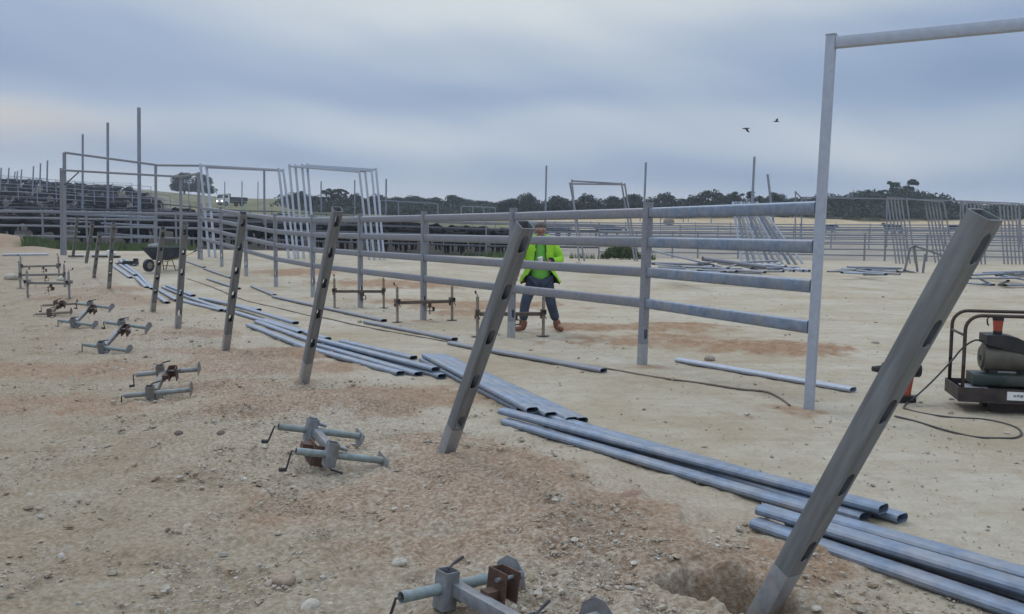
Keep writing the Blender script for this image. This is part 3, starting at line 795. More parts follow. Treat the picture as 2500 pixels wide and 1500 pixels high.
def lying(s2, h, bar, leg, label, flip=False):
    """s2: pixel of the nearer sleeve, h above ground; bar: direction to the other sleeve; leg: direction to the plate end"""
    A = G(*s2, h); y = -Vector(bar).normalized(); x = Vector(leg); x = (x - y * x.dot(y)).normalized(); z = x.cross(y)
    c = A - y * .26
    if (z.z < 0) != flip: y, z = -y, -z
    M = Matrix((x, y, z)).transposed().to_4x4()
    return place_jig(Matrix.Translation(c) @ M, label, 'post jigs lying on the ground', .26)
lying((1103, 1432), .11, (.66, -.72, -.04), (.38, .91, -.08), 'nearest post jig with blue green tube and rusty bracket at the bottom edge')
jl = lying((818, 1112), .13, (-.45, .88, .10), (.85, .36, -.22), 'post jig with winged foot plate left of the second leaning post', True)
for ch_ in jl.children:
    if ch_.name.startswith('clamp_bracket'): ch_.location = (-.19, -.05, .0); ch_.scale = (1.1, 1.3, 1.15)
    for g_ in ch_.children:
        if g_.name.startswith('crank'): g_.scale.z = -1
lying((376, 960), .06, (-.20, .95, .22), (.97, -.10, .0), 'post jig with an upright rusty clamp, wide flat one at left')
lying((253, 848), .09, (.12, .86, .45), (.93, -.2, -.18), 'post jig fourth from the camera, crossing tubes tilted right')
lying((183, 788), .09, (.12, .86, .45), (.93, -.2, -.18), 'blue green post jig between the fourth and the small rusty one')
lying((125, 765), .06, (-.25, .93, .22), (.98, .05, .0), 'small post jig with rusty stump in front of the standing ones')
def standing(pl, pr, label, group, x_up=True):
    a, b = G(*pl), G(*pr); y = (b - a); y.z = 0; y.normalize(); x = Vector((0, 0, -1)); z = x.cross(y)
    c = (a + b) / 2
    return place_jig(Matrix.Translation(Vector((c.x, c.y, c.z + .345))) @ Matrix((x, y, z)).transposed().to_4x4(), label, group)
g = 'post jigs standing round fence posts'
standing((816, 753), (938, 753), 'post jig clamped round the fence post left of the middle one', g)
standing((967, 788), (1107, 783), 'post jig clamped round the fence post between single rails', g)
standing((1168, 823), (1324, 822), 'post jig round the fence post at the worker\'s feet', g)
g = 'post jigs standing at far left'
standing((54, 731), (184, 728), 'standing post jig at far left, front one of three', g)
standing((58, 706), (151, 702), 'standing post jig at far left, middle one of three', g)
standing((46, 684), (150, 676), 'standing post jig at far left, back one beside a pale boulder', g)

# ------------------------------------------------------------------ cords
def cord(pts, r, label, mat):
    P = [G(x, y, r * .8 + h) for x, y, h in pts]
    # smooth through the points
    Q = []
    for i in range(len(P) - 1):
        p0, p1, p2, p3 = P[max(i - 1, 0)], P[i], P[i + 1], P[min(i + 2, len(P) - 1)]
        for k in range(8):
            t = k / 8
            Q.append(.5 * ((2 * p1) + (p2 - p0) * t + (2 * p0 - 5 * p1 + 4 * p2 - p3) * t * t + (3 * p1 - p0 - 3 * p2 + p3) * t ** 3))
    Q.append(P[-1])
    Q2 = []
    for q in Q:
        Q2.append(Vector((q.x, q.y, max(q.z, T(q.x, q.y) + r * .8))))
    o = MB().path(Q2, r, 8).build('extension_cord', mat, None, 180); tag(o, label, 'cord')
cordm = material('brown_cord', (.13, .10, .075), .7, 0, .2, 10)
cordk = material('dark_cord', (.05, .048, .042), .6, 0, .2, 10)
cord([(455, 680, 0), (520, 702, 0), (600, 734, 0), (690, 755, 0), (755, 771, 0), (800, 778, 0), (874, 795, 0), (980, 815, 0), (1061, 829, 0), (1180, 851, 0), (1330, 876, 0), (1474, 899, 0), (1600, 921, 0), (1720, 937, 0), (1810, 951, 0), (1870, 957, 0), (1905, 973, 0), (1928, 990, 0)], .011, 'thin brown extension cord running along the fence lane to the tall post', cordm)
# ------------------------------------------------------------------ generator welder
def hoop(mb, v, u0, u1, z0, z1, r, tr):
    pts = [(u0, v, z0), (u0, v, z1 - r)]
    for k in range(1, 7):
        a = math.pi / 2 * k / 6; pts.append((u0 + r - r * math.cos(a), v, z1 - r + r * math.sin(a)))
    pts.append((u1 - r, v, z1))
    for k in range(1, 7):
        a = math.pi / 2 * k / 6; pts.append((u1 - r + r * math.sin(a), v, z1 - r + r * math.cos(a)))
    pts.append((u1, v, z0)); mb.path(pts, tr, 10)
go = Vector((4.02, 7.58, 0)); GZ = T(go.x, go.y)
gen = empty('generator', (go.x, go.y, GZ), 'rusty framed engine welder generator on blocks at the right edge', 'generator', rz=math.radians(-15))
brown_m = material('brown_frame_paint', (.062, .038, .026), .6, .2, .3, 14, dirt=(.05, .04, .035), dirt_amt=.7, dscale=8)
olive_m = material('dusty_olive_paint', (.125, .118, .09), .65, .1, .25, 9, dirt=(.06, .05, .04), dirt_amt=.8, dscale=7)
tray_m = material('dark_tray_paint', (.035, .026, .024), .65, .1, .4, 9, dirt=(.10, .07, .05), dirt_amt=.6, dscale=5)
green_m = material('dark_green_paint', (.022, .036, .031), .5, .1, .3, 10, dirt=(.14, .12, .09), dirt_amt=.5)
for v in (.0, .5):
    mb = MB(); hoop(mb, v, 0, 1.35, .12, .87, .13, .016); mb.build('frame_hoop', brown_m, gen, 180)
MB().tube((0, 0, .69), (0, .5, .69), .012).build('frame_brace', brown_m, gen, 180)
MB().tube((1.35, 0, .69), (1.35, .5, .69), .012).build('frame_brace', brown_m, gen, 180)
tr = MB(); tr.box((.675, -.012, .165), (1.42, .012, .125)); tr.box((.675, .512, .165), (1.42, .012, .125)); tr.box((-.029, .25, .165), (.012, .512, .12)); tr.box((1.379, .25, .165), (.012, .512, .12)); tr.box((.675, .25, .12), (1.39, .51, .012))
tr.box((.675, -.02, .105), (1.42, .03, .008)); tr.build('tray', tray_m, gen, 20)
MB().box((.12, .13, .215), (.20, .24, .012)).build('pale_plate', galv, gen)  # pale plate laid on the tray floor at its left end
pl = MB().box((.62, -.0205, .17), (.20, .004, .075)).build('name_plate', white_m, gen)
sm = MB(); [sm.box((.58 + .027 * k, -.0238, .172 + .003 * (k % 2)), (.02, .002, .016 + .004 * (k % 3))) for k in range(4)]; sm.build('plate_lettering', galv, pl)
tk = MB().prism(square(.28, .10, .02), (.27, .22, .285), (.75, .22, .285)); tk.build('fuel_tank', green_m, gen)
alt = MB().prism(circle(.125, 28), (.37, .24, .475), (.76, .24, .475)); alt.prism(circle(.128, 28), (.372, .24, .475), (.388, .24, .475)); alt.prism(circle(.095, 24), (.352, .24, .475), (.37, .24, .475))
ab = alt.build('alternator', olive_m, gen, 40)
MB().box((.45, .24, .345), (.07, .14, .05)).box((.70, .24, .345), (.06, .14, .05)).build('mounting_foot', dark_m, ab)
MB().box((.352, .235, .47), (.012, .06, .05)).build('terminal_box', dark_m, ab)
hs = MB(); prof = [(.37, .60), (.37, .685), (.52, .69), (.62, .67), (.70, .63), (.79, .57), (.79, .50)]
hs.loft([[(u, .12, z) for u, z in prof], [(u, .38, z) for u, z in prof]]); hs.build('control_housing', dark_m, gen, 25)
en = MB().box((1.0, .25, .43), (.46, .34, .40)); 
for k in range(7): en.box((1.0, .065, .29 + .045 * k), (.40, .03, .018))
eb = en.build('engine_block', dark_m, gen, 20)
rs = MB().prism(circle(.10, 24), (.90, .04, .72), (.90, .16, .72)); rs.prism(circle(.03, 12), (.90, .02, .72), (.90, .04, .72)); rs.build('recoil_starter', olive_m, eb)
MB().path([(.80, .06, .78), (.79, .05, .84), (.80, .05, .845), (.84, .06, .80)], .006, 6).build('throttle_lever', galv, eb)
MB().prism(circle(.055, 16), (1.12, .26, .62), (1.12, .26, .80)).build('air_filter', dark_m, eb)
MB().box((.60, .13, .052), (.36, .12, .104)).box((1.08, .13, .052), (.42, .12, .104)).box((.60, .40, .052), (.36, .12, .104)).box((1.08, .40, .052), (.42, .12, .104)).build('skid_block', tray_m, gen)
for ch_ in gen.children:
    if ch_.name.split('.')[0] not in ('frame_hoop', 'frame_brace', 'tray', 'pale_plate'): ch_.location.x -= .165
# orange power tool standing on the control housing
Mg = gen.matrix_basis
tl = empty('power_tool', Mg @ Vector((.31, .2, .69)), 'orange and black power tool standing on top of the generator housing', 'power tool', rz=math.radians(-15))
MB().prism(circle(.038, 16), (0, 0, .0), (0, 0, .03)).build('tool_base', black_m, tl)
MB().prism(circle(.036, 16), (0, 0, .03), (0, 0, .125), scale2=1.22).build('tool_body', orange_m, tl)
MB().prism(circle(.046, 16), (0, 0, .125), (0, 0, .165)).build('tool_cap', black_m, tl)
MB().path([(-.045, 0, .15), (-.075, 0, .155), (-.09, 0, .13), (-.085, 0, .09), (-.075, 0, .075)], .007, 8).build('tool_hook', black_m, tl, 180)
# generator lead
lead = [Vector((.205, .25, .62)), Vector((.13, .24, .62)), Vector((.04, .26, .54)), Vector((-.05, .24, .42)), Vector((-.22, .2, .22)), Vector((-.38, .16, .06))]
L = [Mg @ p for p in lead]
G2 = [(2235, 965), (2208, 992), (2216, 1000), (2262, 1011), (2330, 1020), (2400, 1024), (2452, 1034), (2484, 1046), (2494, 1060), (2478, 1069), (2440, 1070), (2380, 1067), (2310, 1051), (2240, 1030), (2180, 1015)]
pts = L + [G(x, y, .008) for x, y in G2]
Q = []
for i in range(len(pts) - 1):
    p0, p1, p2, p3 = pts[max(i - 1, 0)], pts[i], pts[i + 1], pts[min(i + 2, len(pts) - 1)]
    for k in range(8):
        t = k / 8; Q.append(.5 * ((2 * p1) + (p2 - p0) * t + (2 * p0 - 5 * p1 + 4 * p2 - p3) * t * t + (3 * p1 - p0 - 3 * p2 + p3) * t ** 3))
Q = [Vector((q.x, q.y, max(q.z, T(q.x, q.y) + .007))) for q in Q]
tag(MB().path(Q, .0085, 8).build('power_lead', cordk, None, 180), 'dark power lead looping on the ground from the generator', 'cord')

# cordless hammer drill standing on its battery, behind the nearest leaning post
dp = G(2218, 980)
dr = empty('hammer_drill', dp, 'orange and black cordless hammer drill standing behind the nearest leaning post', 'power tool', rz=math.radians(8))
MB().prism(square(.15, .11, .02), (-.04, 0, .0), (-.04, 0, .05), up=(0, 1, 0)).build('battery', black_m, dr)
MB().prism(stadium(.06, .05), (-.02, 0, .05), (0, 0, .20), up=(0, 1, 0)).build('handle', orange_m, dr)
mb = MB().prism(stadium(.11, .08), (.07, 0, .245), (-.20, 0, .26), up=(0, 1, 0)); mb.build('body', black_m, dr)
MB().prism(circle(.035, 14), (-.20, 0, .26), (-.28, 0, .265), scale2=.6).build('chuck', dark_m, dr)
MB().path([(-.15, 0, .22), (-.16, -.06, .2), (-.17, -.08, .10)], .016, 8).build('side_handle', black_m, dr, 180)
MB().box((-.15, -.043, .265), (.05, .01, .03)).build('cover_plate', white_m, dr)
dr.scale = (1.35, 1.2, 1.2)

# ------------------------------------------------------------------ wheelbarrow
wp = G(402, 662)
wb = empty('wheelbarrow', wp, 'dark steel wheelbarrow with yellow handles parked near the green verge', 'wheelbarrow', rz=math.radians(247))
wbk = material('dark_blue_tray_paint', (.03, .035, .045), .55, .2, .3, 6)
yel = material('yellow_paint', (.42, .34, .10), .6, 0, .2, 8)
def ringr(x0, x1, y, z): return [(x0, -y, z), (x1, -y * .85, z), (x1, y * .85, z), (x0, y, z)]
tb = MB().loft([ringr(-.32, .28, .22, .34), ringr(-.45, .62, .36, .72)], cap=False); tb.add([(-.32, -.22, .34), (.28, -.187, .34), (.28, .187, .34), (-.32, .22, .34)], [(0, 1, 2, 3)])
me = tb.mesh('tray', wbk, 20); ob = link('tray', me); sd = ob.modifiers.new('s', 'SOLIDIFY'); sd.thickness = .01; ob.parent = wb
MB().path([(-.46, -.36, .72), (.62, -.31, .72), (.62, .31, .72), (-.46, .36, .72), (-.46, -.36, .72)], .014, 8).build('tray_rim', wbk, wb)
wh = MB().prism(circle(.19, 24), (.62, -.045, .19), (.62, .045, .19)).build('wheel', black_m, wb)
MB().prism(circle(.10, 18), (.62, -.05, .19), (.62, .05, .19)).build('rim', galv, wh)
for s in (-1, 1):
    h = MB().path([(.66, s * .07, .20), (.1, s * .18, .31), (-.5, s * .26, .40), (-.95, s * .30, .58)], .018, 8).build('handle', yel, wb, 180)
    MB().tube((-.93, s * .298, .572), (-1.06, s * .31, .625), .024).build('grip', black_m, h)
    MB().path([(-.12, s * .2, .33), (-.20, s * .24, .02), (-.30, s * .25, .02), (-.42, s * .24, .38)], .016, 8).build('leg', rust_m, wb, 180)
MB().tube((-.22, -.24, .15), (-.22, .24, .15), .012).build('leg_stay', rust_m, wb)
bgp = wb.matrix_basis @ Vector((.42, .02, .70))
bag = MB().ball((0, 0, .06), (.2, .13, .09), 12, 8).ball((.14, .03, .09), (.1, .1, .08), 10, 7)
tag(bag.build('tool_bag', material('grey_cloth', (.25, .25, .24), .9, 0, .4, 9, .4, 20), None, 180), 'grey crumpled bag resting on the wheelbarrow tray', 'bag').location = bgp

# ------------------------------------------------------------------ worker
WP = on(.444, 13.62)
def worker():
    w = empty('person', WP, 'worker in lime hi-vis jacket, jeans and tan boots looking down behind the fence', 'person')
    skin_m = material('skin', (.30, .165, .12), .6, 0, .12, 14)
    lime = material('lime_cloth', (.31, .62, .03), .85, 0, .14, 6, .3, 12)
    shirt_m = material('green_shirt_cloth', (.16, .49, .07), .85, 0, .12, 6, .3, 14)
    navy = material('navy_cloth', (.018, .022, .032), .85, 0, .3, 10)
    denim = material('denim', (.047, .062, .095), .85, 0, .4, 7, .35, 25)
    bootm = material('tan_leather', (.20, .085, .045), .75, 0, .25, 12, .3, 30)
    hairm = material('grey_hair', (.10, .085, .075), .85, 0, .3, 30)
    sh = .19
    P = {'pel': (0, 0, .90, .13, .11), 'sp1': (0, 0, 1.08, .14, .115), 'sp2': (0, -.005, 1.30, .16, .12), 'ch': (0, -.01, 1.42, .12, .09), 'nk': (0, -.035, 1.49, .055), 'hd0': (0, -.07, 1.545, .075, .085), 'hd1': (0, -.085, 1.615, .082, .098), 'hd2': (0, -.08, 1.675, .062, .075),
         'ns': (0, -.185, 1.585, .016), 'er1': (.088, -.07, 1.60, .018), 'er2': (-.088, -.07, 1.60, .018), 'chn': (0, -.145, 1.525, .035),
         'hl': (-.1, 0, .84, .10), 'kl': (-.235, -.05, .46, .062), 'al': (-.265, .0, .10, .045), 'tl': (-.37, -.10, .04, .035),
         'hr': (.1, 0, .84, .10), 'kr': (.165, -.07, .46, .062), 'ar': (.27, .02, .13, .045), 'tr': (.345, -.08, .035, .035),
         'sl': (-sh, 0, 1.415, .07), 'el': (-.33, .01, 1.14, .045), 'wl': (-.355, -.05, .93, .030), 'ml': (-.36, -.065, .88, .032, .02),
         'sr': (sh, 0, 1.415, .07), 'er': (.315, -.05, 1.14, .045), 'wr': (.135, -.235, 1.125, .030), 'mr': (.085, -.265, 1.135, .032, .02)}
    E = [('pel', 'sp1'), ('sp1', 'sp2'), ('sp2', 'ch'), ('ch', 'nk'), ('nk', 'hd0'), ('hd0', 'hd1'), ('hd1', 'hd2'), ('hd1', 'ns'), ('hd1', 'er1'), ('hd1', 'er2'), ('hd0', 'chn'),
         ('pel', 'hl'), ('hl', 'kl'), ('kl', 'al'), ('al', 'tl'), ('pel', 'hr'), ('hr', 'kr'), ('kr', 'ar'), ('ar', 'tr'),
         ('ch', 'sl'), ('sl', 'el'), ('el', 'wl'), ('wl', 'ml'), ('ch', 'sr'), ('sr', 'er'), ('er', 'wr'), ('wr', 'mr')]
    body = skinned(P, E, 'pel', 2)
    hands = []
    def hand(palm, fdir, side, curl):
        fdir = Vector(fdir).normalized(); side = Vector(side).normalized(); nrm = fdir.cross(side) * curl
        for k, (o, ln) in enumerate(((-.027, .055), (-.009, .065), (.009, .06), (.027, .048))):
            a = Vector(palm) + side * o; b = a + fdir * ln * .5 + nrm * .006; c = b + fdir * ln * .3 + nrm * .022; d = c + fdir * .008 + nrm * .024
            hands.append(skinned({'a': (*a, .011), 'b': (*b, .0095), 'c': (*c, .0088), 'd': (*d, .0075)}, [('a', 'b'), ('b', 'c'), ('c', 'd')], 'a', 1))
        a = Vector(palm) - fdir * .035 - side * .03; b = a - side * .022 + fdir * .03; c = b + fdir * .03 + nrm * .01
        hands.append(skinned({'a': (*a, .013), 'b': (*b, .011), 'c': (*c, .009)}, [('a', 'b'), ('b', 'c')], 'a', 1))
    hand((.055, -.285, 1.14), (-.85, -.45, .1), (.1, -.1, 1), 1)
    hand((-.362, -.075, .845), (-.05, -.15, -1), (.1, -1, .1), 1)
    link('body', join_meshes('person_body', [body] + hands, skin_m), w)
    for s in (-1, 1): MB().ball((.032 * s, -.172, 1.612), (.012, .008, .007), 8, 6).build('eye', black_m, w)
    hr = MB(); hr.ball((0, -.055, 1.665), (.093, .108, .075), 16, 10); hr.ball((0, -.015, 1.61), (.088, .08, .075), 14, 9)
    hr.build('hair', hairm, w, 180)
    # shirt: closed torso
    def ring(rx, ry, z, n=28, cy=0.0, a0=-math.pi / 2, gap=0.0, cx=0.0):
        out = []
        for k in range(n):
            a = a0 + gap + (2 * math.pi - 2 * gap) * (k / (n - (1 if gap else 0)))
            out.append((cx + rx * math.cos(a), cy + ry * math.sin(a), z))
        return out
    MB().loft([ring(.172, .145, .835), ring(.172, .145, .90), ring(.175, .145, 1.0, cy=-.01), ring(.178, .145, 1.12, cy=-.015), ring(.185, .14, 1.28, cy=-.01), ring(.17, .12, 1.40, cy=-.01), ring(.10, .085, 1.465, cy=-.02), ring(.07, .07, 1.495, cy=-.03)]).build('shirt', shirt_m, w, 180)
    # open jacket, flared at the hem
    prof = [(.325, .24, .765, 1.12), (.295, .225, .86, .95), (.24, .205, .98, .62), (.225, .185, 1.10, .42), (.225, .175, 1.24, .34), (.225, .16, 1.36, .30), (.19, .135, 1.43, .30), (.115, .11, 1.475, .36), (.115, .11, 1.54, .45)]
    jk = MB().loft([[(x * (1 + .05 * math.sin(z * 21 + x * 14) * (z < 1.3) + .04 * math.sin(x * 34 + z * 9) * (z < 1.1)), y * (1 + .06 * math.sin(z * 26 + x * 17) * (z < 1.35)), z - .03 * math.sin(x * 9 + 1) * (z < .8)) for x, y, z in ring(rx, ry, z, 44, gap=g)] for rx, ry, z, g in sum([[p, tuple((a + b) / 2 for a, b in zip(p, q))] for p, q in zip(prof[:-1], prof[1:])], []) + prof[-1:]], cap=False, closed=False)
    me = jk.mesh('jacket_shell', lime, 180)
    ob = bpy.data.objects.new('tmp', me); COL.objects.link(ob); md = ob.modifiers.new('s', 'SOLIDIFY'); md.thickness = .014; md.offset = 1
    shell = baked(ob)
    SL = [skinned({'a': (s * .16, 0, 1.40, .085), 'b': (s * .215, 0, 1.37, .092), 'c': (ex, ey, ez, .077), 'd': (wx, wy, wz, .058)}, [('a', 'b'), ('b', 'c'), ('c', 'd')], 'b', 2)
          for s, (ex, ey, ez), (wx, wy, wz) in ((1, (.325, -.05, 1.13), (.165, -.215, 1.125)), (-1, (-.34, .01, 1.14), (-.358, -.04, .965)))]
    jo = link('jacket', join_meshes('jacket', [shell] + SL, lime), w)
    ln = MB().loft([ring(rx - .008, ry - .008, z, 30, gap=g + .02) for rx, ry, z, g in prof[:6]], cap=False, closed=False)
    me = ln.mesh('jacket_lining', navy, 180); link('lining', me, jo)
    for sgn in (1, -1):
        pts = []
        for rx, ry, z, g in prof:
            a = -math.pi / 2 + sgn * (g + .03); pts.append((rx * 1.03 * math.cos(a), ry * 1.03 * math.sin(a) - .006, z))
        MB().path(pts, .008, 8).build('jacket_trim', navy, jo, 180)
    MB().prism(circle(.062, 14), (.175, -.205, 1.125), (.15, -.228, 1.125)).build('cuff', navy, jo)
    # jeans
    J = {'p': (0, 0, .89, .165, .135), 'hl': (-.105, 0, .80, .115, .12), 'ml': (-.18, -.03, .62, .10), 'kl': (-.235, -.05, .46, .086), 'cl': (-.255, -.02, .28, .080), 'al': (-.265, .0, .16, .074),
         'hr': (.105, 0, .80, .115, .12), 'mr': (.145, -.045, .62, .10), 'kr': (.17, -.07, .46, .086), 'cr': (.225, -.02, .28, .080), 'ar': (.262, .015, .17, .074)}
    me = skinned(J, [('p', 'hl'), ('hl', 'ml'), ('ml', 'kl'), ('kl', 'cl'), ('cl', 'al'), ('p', 'hr'), ('hr', 'mr'), ('mr', 'kr'), ('kr', 'cr'), ('cr', 'ar')], 'p', 2)
    me.materials.clear(); me.materials.append(denim); shade(me, 180); link('jeans', me, w)
    for nm, a, b, t in (('l', (-.265, .0), (-.29, -.02), (-.40, -.11)), ('r', (.262, .015), (.285, .0), (.365, -.10))):
        me = skinned({'a': (a[0], a[1], .215, .082), 'b': (a[0], a[1], .10, .066), 'c': (b[0], b[1], .055, .056, .052), 'd': (t[0], t[1], .045, .048, .040), 'h': (a[0] + .03, a[1] + .05, .045, .045)}, [('a', 'b'), ('b', 'c'), ('c', 'd'), ('b', 'h')], 'b', 2)
        me.materials.clear(); me.materials.append(bootm); shade(me, 180); link('boot', me, w)
    c = MB().prism(circle(.034, 14), (-.0, -.30, 1.115), (-.015, -.315, 1.19), scale2=1.15).build('white_cup', white_m, None)
    c.location = WP; tag(c, 'white cup held in the worker\'s hand', 'cup')
worker()
# ------------------------------------------------------------------ leaning portal frames (loose, stacked together)
def bar_between(mb, a, b, w, up=Vector((0, 1, 0))): mb.prism(square(w, w, w * .12), a, b, up=up)
def loose_frame(bl, br, tl, tr, lean, label, group, w=.075, mat=galv_b):
    A, B = G(*bl), G(*br)
    C, D = at(*tl, A.y + lean), at(*tr, B.y + lean)
    o = empty('portal_frame', A, label, 'gate frame', group)
    for p, q in ((A, C), (B, D)):
        mb = MB(); bar_between(mb, p - A, q - A, w); mb.build('upright', mat, o)
    d = (D - C).normalized() * w * .5; dn = Vector((0, 0, -w * .8))
    mb = MB(); bar_between(mb, C + d + dn - A, D - d + dn - A, w * .98, Vector((0, 0, 1))); mb.build('top_bar', mat, o)
    return o
g = 'loose portal frames stacked upright behind the fence'
loose_frame((511, 628), (705, 631), (489, 400), (680, 411), .5, 'left pale portal frame of the leaning pair', g)
loose_frame((526, 629), (720, 632), (504, 405), (691, 413), .8, 'right pale portal frame of the leaning pair', g)
nm = ['leftmost', 'second', 'third', 'rightmost']
for i, (lt, lb, rt, rb) in enumerate((((706, 402), (728, 632), (877, 416), (901, 634)), ((721, 402), (742, 632), (891, 415), (914, 634)), ((737, 401), (758, 633), (907, 414), (928, 635)), ((750, 400), (769, 633), (918, 411), (938, 635)))):
    loose_frame(lb, rb, lt, rt, .4 + .12 * i, nm[i] + ' pale portal frame of the leaning set of four', g)
loose_frame((1414, 638), (1550, 638), (1396, 439), (1517, 446), .6, 'taller portal frame of the crossed pair behind the worker', g, mat=galv)
loose_frame((1427, 638), (1556, 638), (1391, 446), (1525, 448), .3, 'crossed portal frame leaning on the taller one behind the worker', g, mat=galv)
g = 'loose portal frames stacked at the right'
for i in range(6):
    x = 2166 + 8.5 * i + (4 if i == 5 else 0)
    loose_frame((x + 22, 644), (x + 92 + 26, 643), (x, 480 + i * .6), (x + 91, 487 + i), .3, ['back', 'second', 'third', 'fourth', 'fifth', 'front'][i] + ' frame in the left leaning stack beyond the generator', g, .06, galv)
for i in range(6):
    x = 2350 + 9.5 * i
    loose_frame((x + 8, 646), (x + 92 + 10, 646), (x, 492 + i * .4), (x + 90, 497 + i * .5), .3, ['back', 'second', 'third', 'fourth', 'fifth', 'front'][i] + ' frame in the right leaning stack above the nearest post', g, .06, galv)

# ------------------------------------------------------------------ tall holding frame at left (far end of fence A)
def pole(mb, p, q, w): mb.prism(square(w, w, w * .15), p, q, up=(0, 1, 0))
dl = 32.0
o = empty('tall_race_frame', at(157, 621, dl), 'tall two rail pipe frame at the left end of the finished fence', 'gate frame')
org = Vector(o.location)
def gpole(px, ptop, depth, w, mat, par, org, name='upright', base=None):
    tp = at(px, ptop, depth); x = at(base or px, 600, depth).x
    mb = MB(); pole(mb, Vector((x, depth, T(x, depth) - .3)) - org, tp - org, w); return mb.build(name, mat, par)
gpole(157, 373, dl, .10, galv, o, org); gpole(150, 411, dl + .15, .10, galv, o, org); gpole(380, 403, 33.6, .085, galv, o, org); gpole(441, 431, 31.5, .09, galv, o, org); gpole(485, 421, 30.4, .09, galv, o, org)
for a, b in (((157, 373, dl), (380, 403, 33.6)), ((380, 404, 33.6), (490, 405, 34))):
    mb = MB(); bar_between(mb, at(*a) - org, at(*b) - org, .08, Vector((0, 0, 1))); mb.build('top_rail', galv, o)
for a, b in (((152, 416, dl - .09), (441, 432, 31.4)), ((441, 432, 31.4), (484, 425, 30.3))):
    mb = MB(); bar_between(mb, at(*a) - org, at(*b) - org, .075, Vector((0, 0, 1))); mb.build('middle_rail', galv, o)
mb = MB(); bar_between(mb, at(158, 452, dl - .1) - org, at(192, 421, dl - .1) - org, .035); mb.build('brace', dark_m, o)

# ------------------------------------------------------------------ long back fences
def yard_fence(pts, height, zs, label, w=.085, rw=.11, rt=.05, mat=galv, group=None, low=None):
    """pts: ground points along the fence; a post at each, rails between neighbours"""
    o = empty('rail_fence', pts[0], label, 'fence', group); org = Vector(pts[0])
    for p in pts:
        mb = MB(); pole(mb, p + Vector((0, 0, -.3)) - org, p + Vector((0, 0, height)) - org, w); mb.build('post', mat, o)
    for a, b in zip(pts[:-1], pts[1:]):
        d = (b - a).normalized()
        for i, z in enumerate(zs):
            k = 1.35 if i == len(zs) - 1 else 1.0
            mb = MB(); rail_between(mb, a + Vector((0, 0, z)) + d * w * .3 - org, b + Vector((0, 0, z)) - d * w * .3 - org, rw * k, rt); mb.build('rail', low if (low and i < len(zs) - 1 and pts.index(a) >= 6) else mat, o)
    return o
def gl(px, d): x = (px - 1250) / FPX * d; return on(x, d)
zs = (.55, 1.08, 1.47, 1.80)
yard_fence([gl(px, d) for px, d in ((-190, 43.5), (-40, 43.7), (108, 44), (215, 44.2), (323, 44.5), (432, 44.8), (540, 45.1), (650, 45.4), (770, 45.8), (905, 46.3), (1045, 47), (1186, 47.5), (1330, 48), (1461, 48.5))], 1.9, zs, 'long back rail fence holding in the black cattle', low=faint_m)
yard_fence([gl(px, d) for px, d in ((1461, 48.8), (1553, 48.9), (1640, 49), (1702, 49), (1800, 49), (1900, 48.8), (2000, 48.4), (2108, 48), (2158, 47.6), (2260, 47.2), (2380, 46.8), (2500, 46.4), (2640, 46))], 1.5, (.3, .62, .92, 1.2, 1.42), 'low five rail fence behind the pipe piles at right', rw=.075)
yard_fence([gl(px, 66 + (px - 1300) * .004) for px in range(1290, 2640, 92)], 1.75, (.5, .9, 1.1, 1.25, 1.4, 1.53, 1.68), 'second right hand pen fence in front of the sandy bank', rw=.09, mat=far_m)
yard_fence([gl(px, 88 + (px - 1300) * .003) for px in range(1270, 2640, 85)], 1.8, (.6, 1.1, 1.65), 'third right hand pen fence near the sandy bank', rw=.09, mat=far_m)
# tall thin rail on the right, from a braced post to the frame stacks
o = empty('overhead_rail', gl(1942, 74), 'long overhead pipe rail with a braced post right of the tall portal', 'gate frame'); org = Vector(o.location)
gpole(1942, 467, 74, .10, galv, o, org); gpole(1957, 481, 74, .10, galv, o, org); gpole(2165, 486, 74, .10, galv, o, org); gpole(2345, 490, 74, .1, galv, o, org); gpole(2488, 496, 74, .1, galv, o, org)
for a, b in (((1942, 469), (1957, 484)), ((1959, 482), (2163, 486)), ((2167, 486), (2343, 491)), ((2347, 491), (2486, 497))):
    mb = MB(); bar_between(mb, at(*a, 74) - org, at(*b, 74) - org, .1, Vector((0, 0, 1))); mb.build('top_rail', galv, o)
# mid pens
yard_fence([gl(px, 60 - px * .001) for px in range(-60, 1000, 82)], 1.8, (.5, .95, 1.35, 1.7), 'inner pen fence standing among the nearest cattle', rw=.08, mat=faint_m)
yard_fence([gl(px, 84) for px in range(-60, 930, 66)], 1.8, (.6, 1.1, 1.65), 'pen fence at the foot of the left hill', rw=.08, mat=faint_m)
for d, p1, lab in ((97, 470, 'lowest pen fence on the left hill'), (122, 430, 'middle pen fence on the left hill'), (152, 390, 'upper pen fence on the left hill'), (190, 340, 'topmost pen fence on the left hill')):
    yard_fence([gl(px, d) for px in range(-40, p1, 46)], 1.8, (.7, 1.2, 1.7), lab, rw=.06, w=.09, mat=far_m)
# sloping ramp rails behind the tall left frame
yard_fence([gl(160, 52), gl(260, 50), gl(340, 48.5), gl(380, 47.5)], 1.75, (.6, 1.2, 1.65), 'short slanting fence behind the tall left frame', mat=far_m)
# far open frames on the green slope
def far_frame(pxs, tops, depth, label):
    o = empty('pipe_gateway', gl(pxs[0], depth), label, 'gate frame'); org = Vector(o.location)
    for px, tp in zip(pxs, tops): gpole(px, tp, depth, .13, far_m, o, org)
    mb = MB(); bar_between(mb, at(pxs[0], tops[0] + 1, depth) - org, at(pxs[-1], tops[-1] + 1, depth) - org, .13, Vector((0, 0, 1))); mb.build('top_rail', far_m, o)
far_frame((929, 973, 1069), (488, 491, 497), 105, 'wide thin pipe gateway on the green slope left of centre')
far_frame((1126, 1154, 1181, 1209), (503, 504, 505, 506), 120, 'small four post pipe gateway left of the worker')

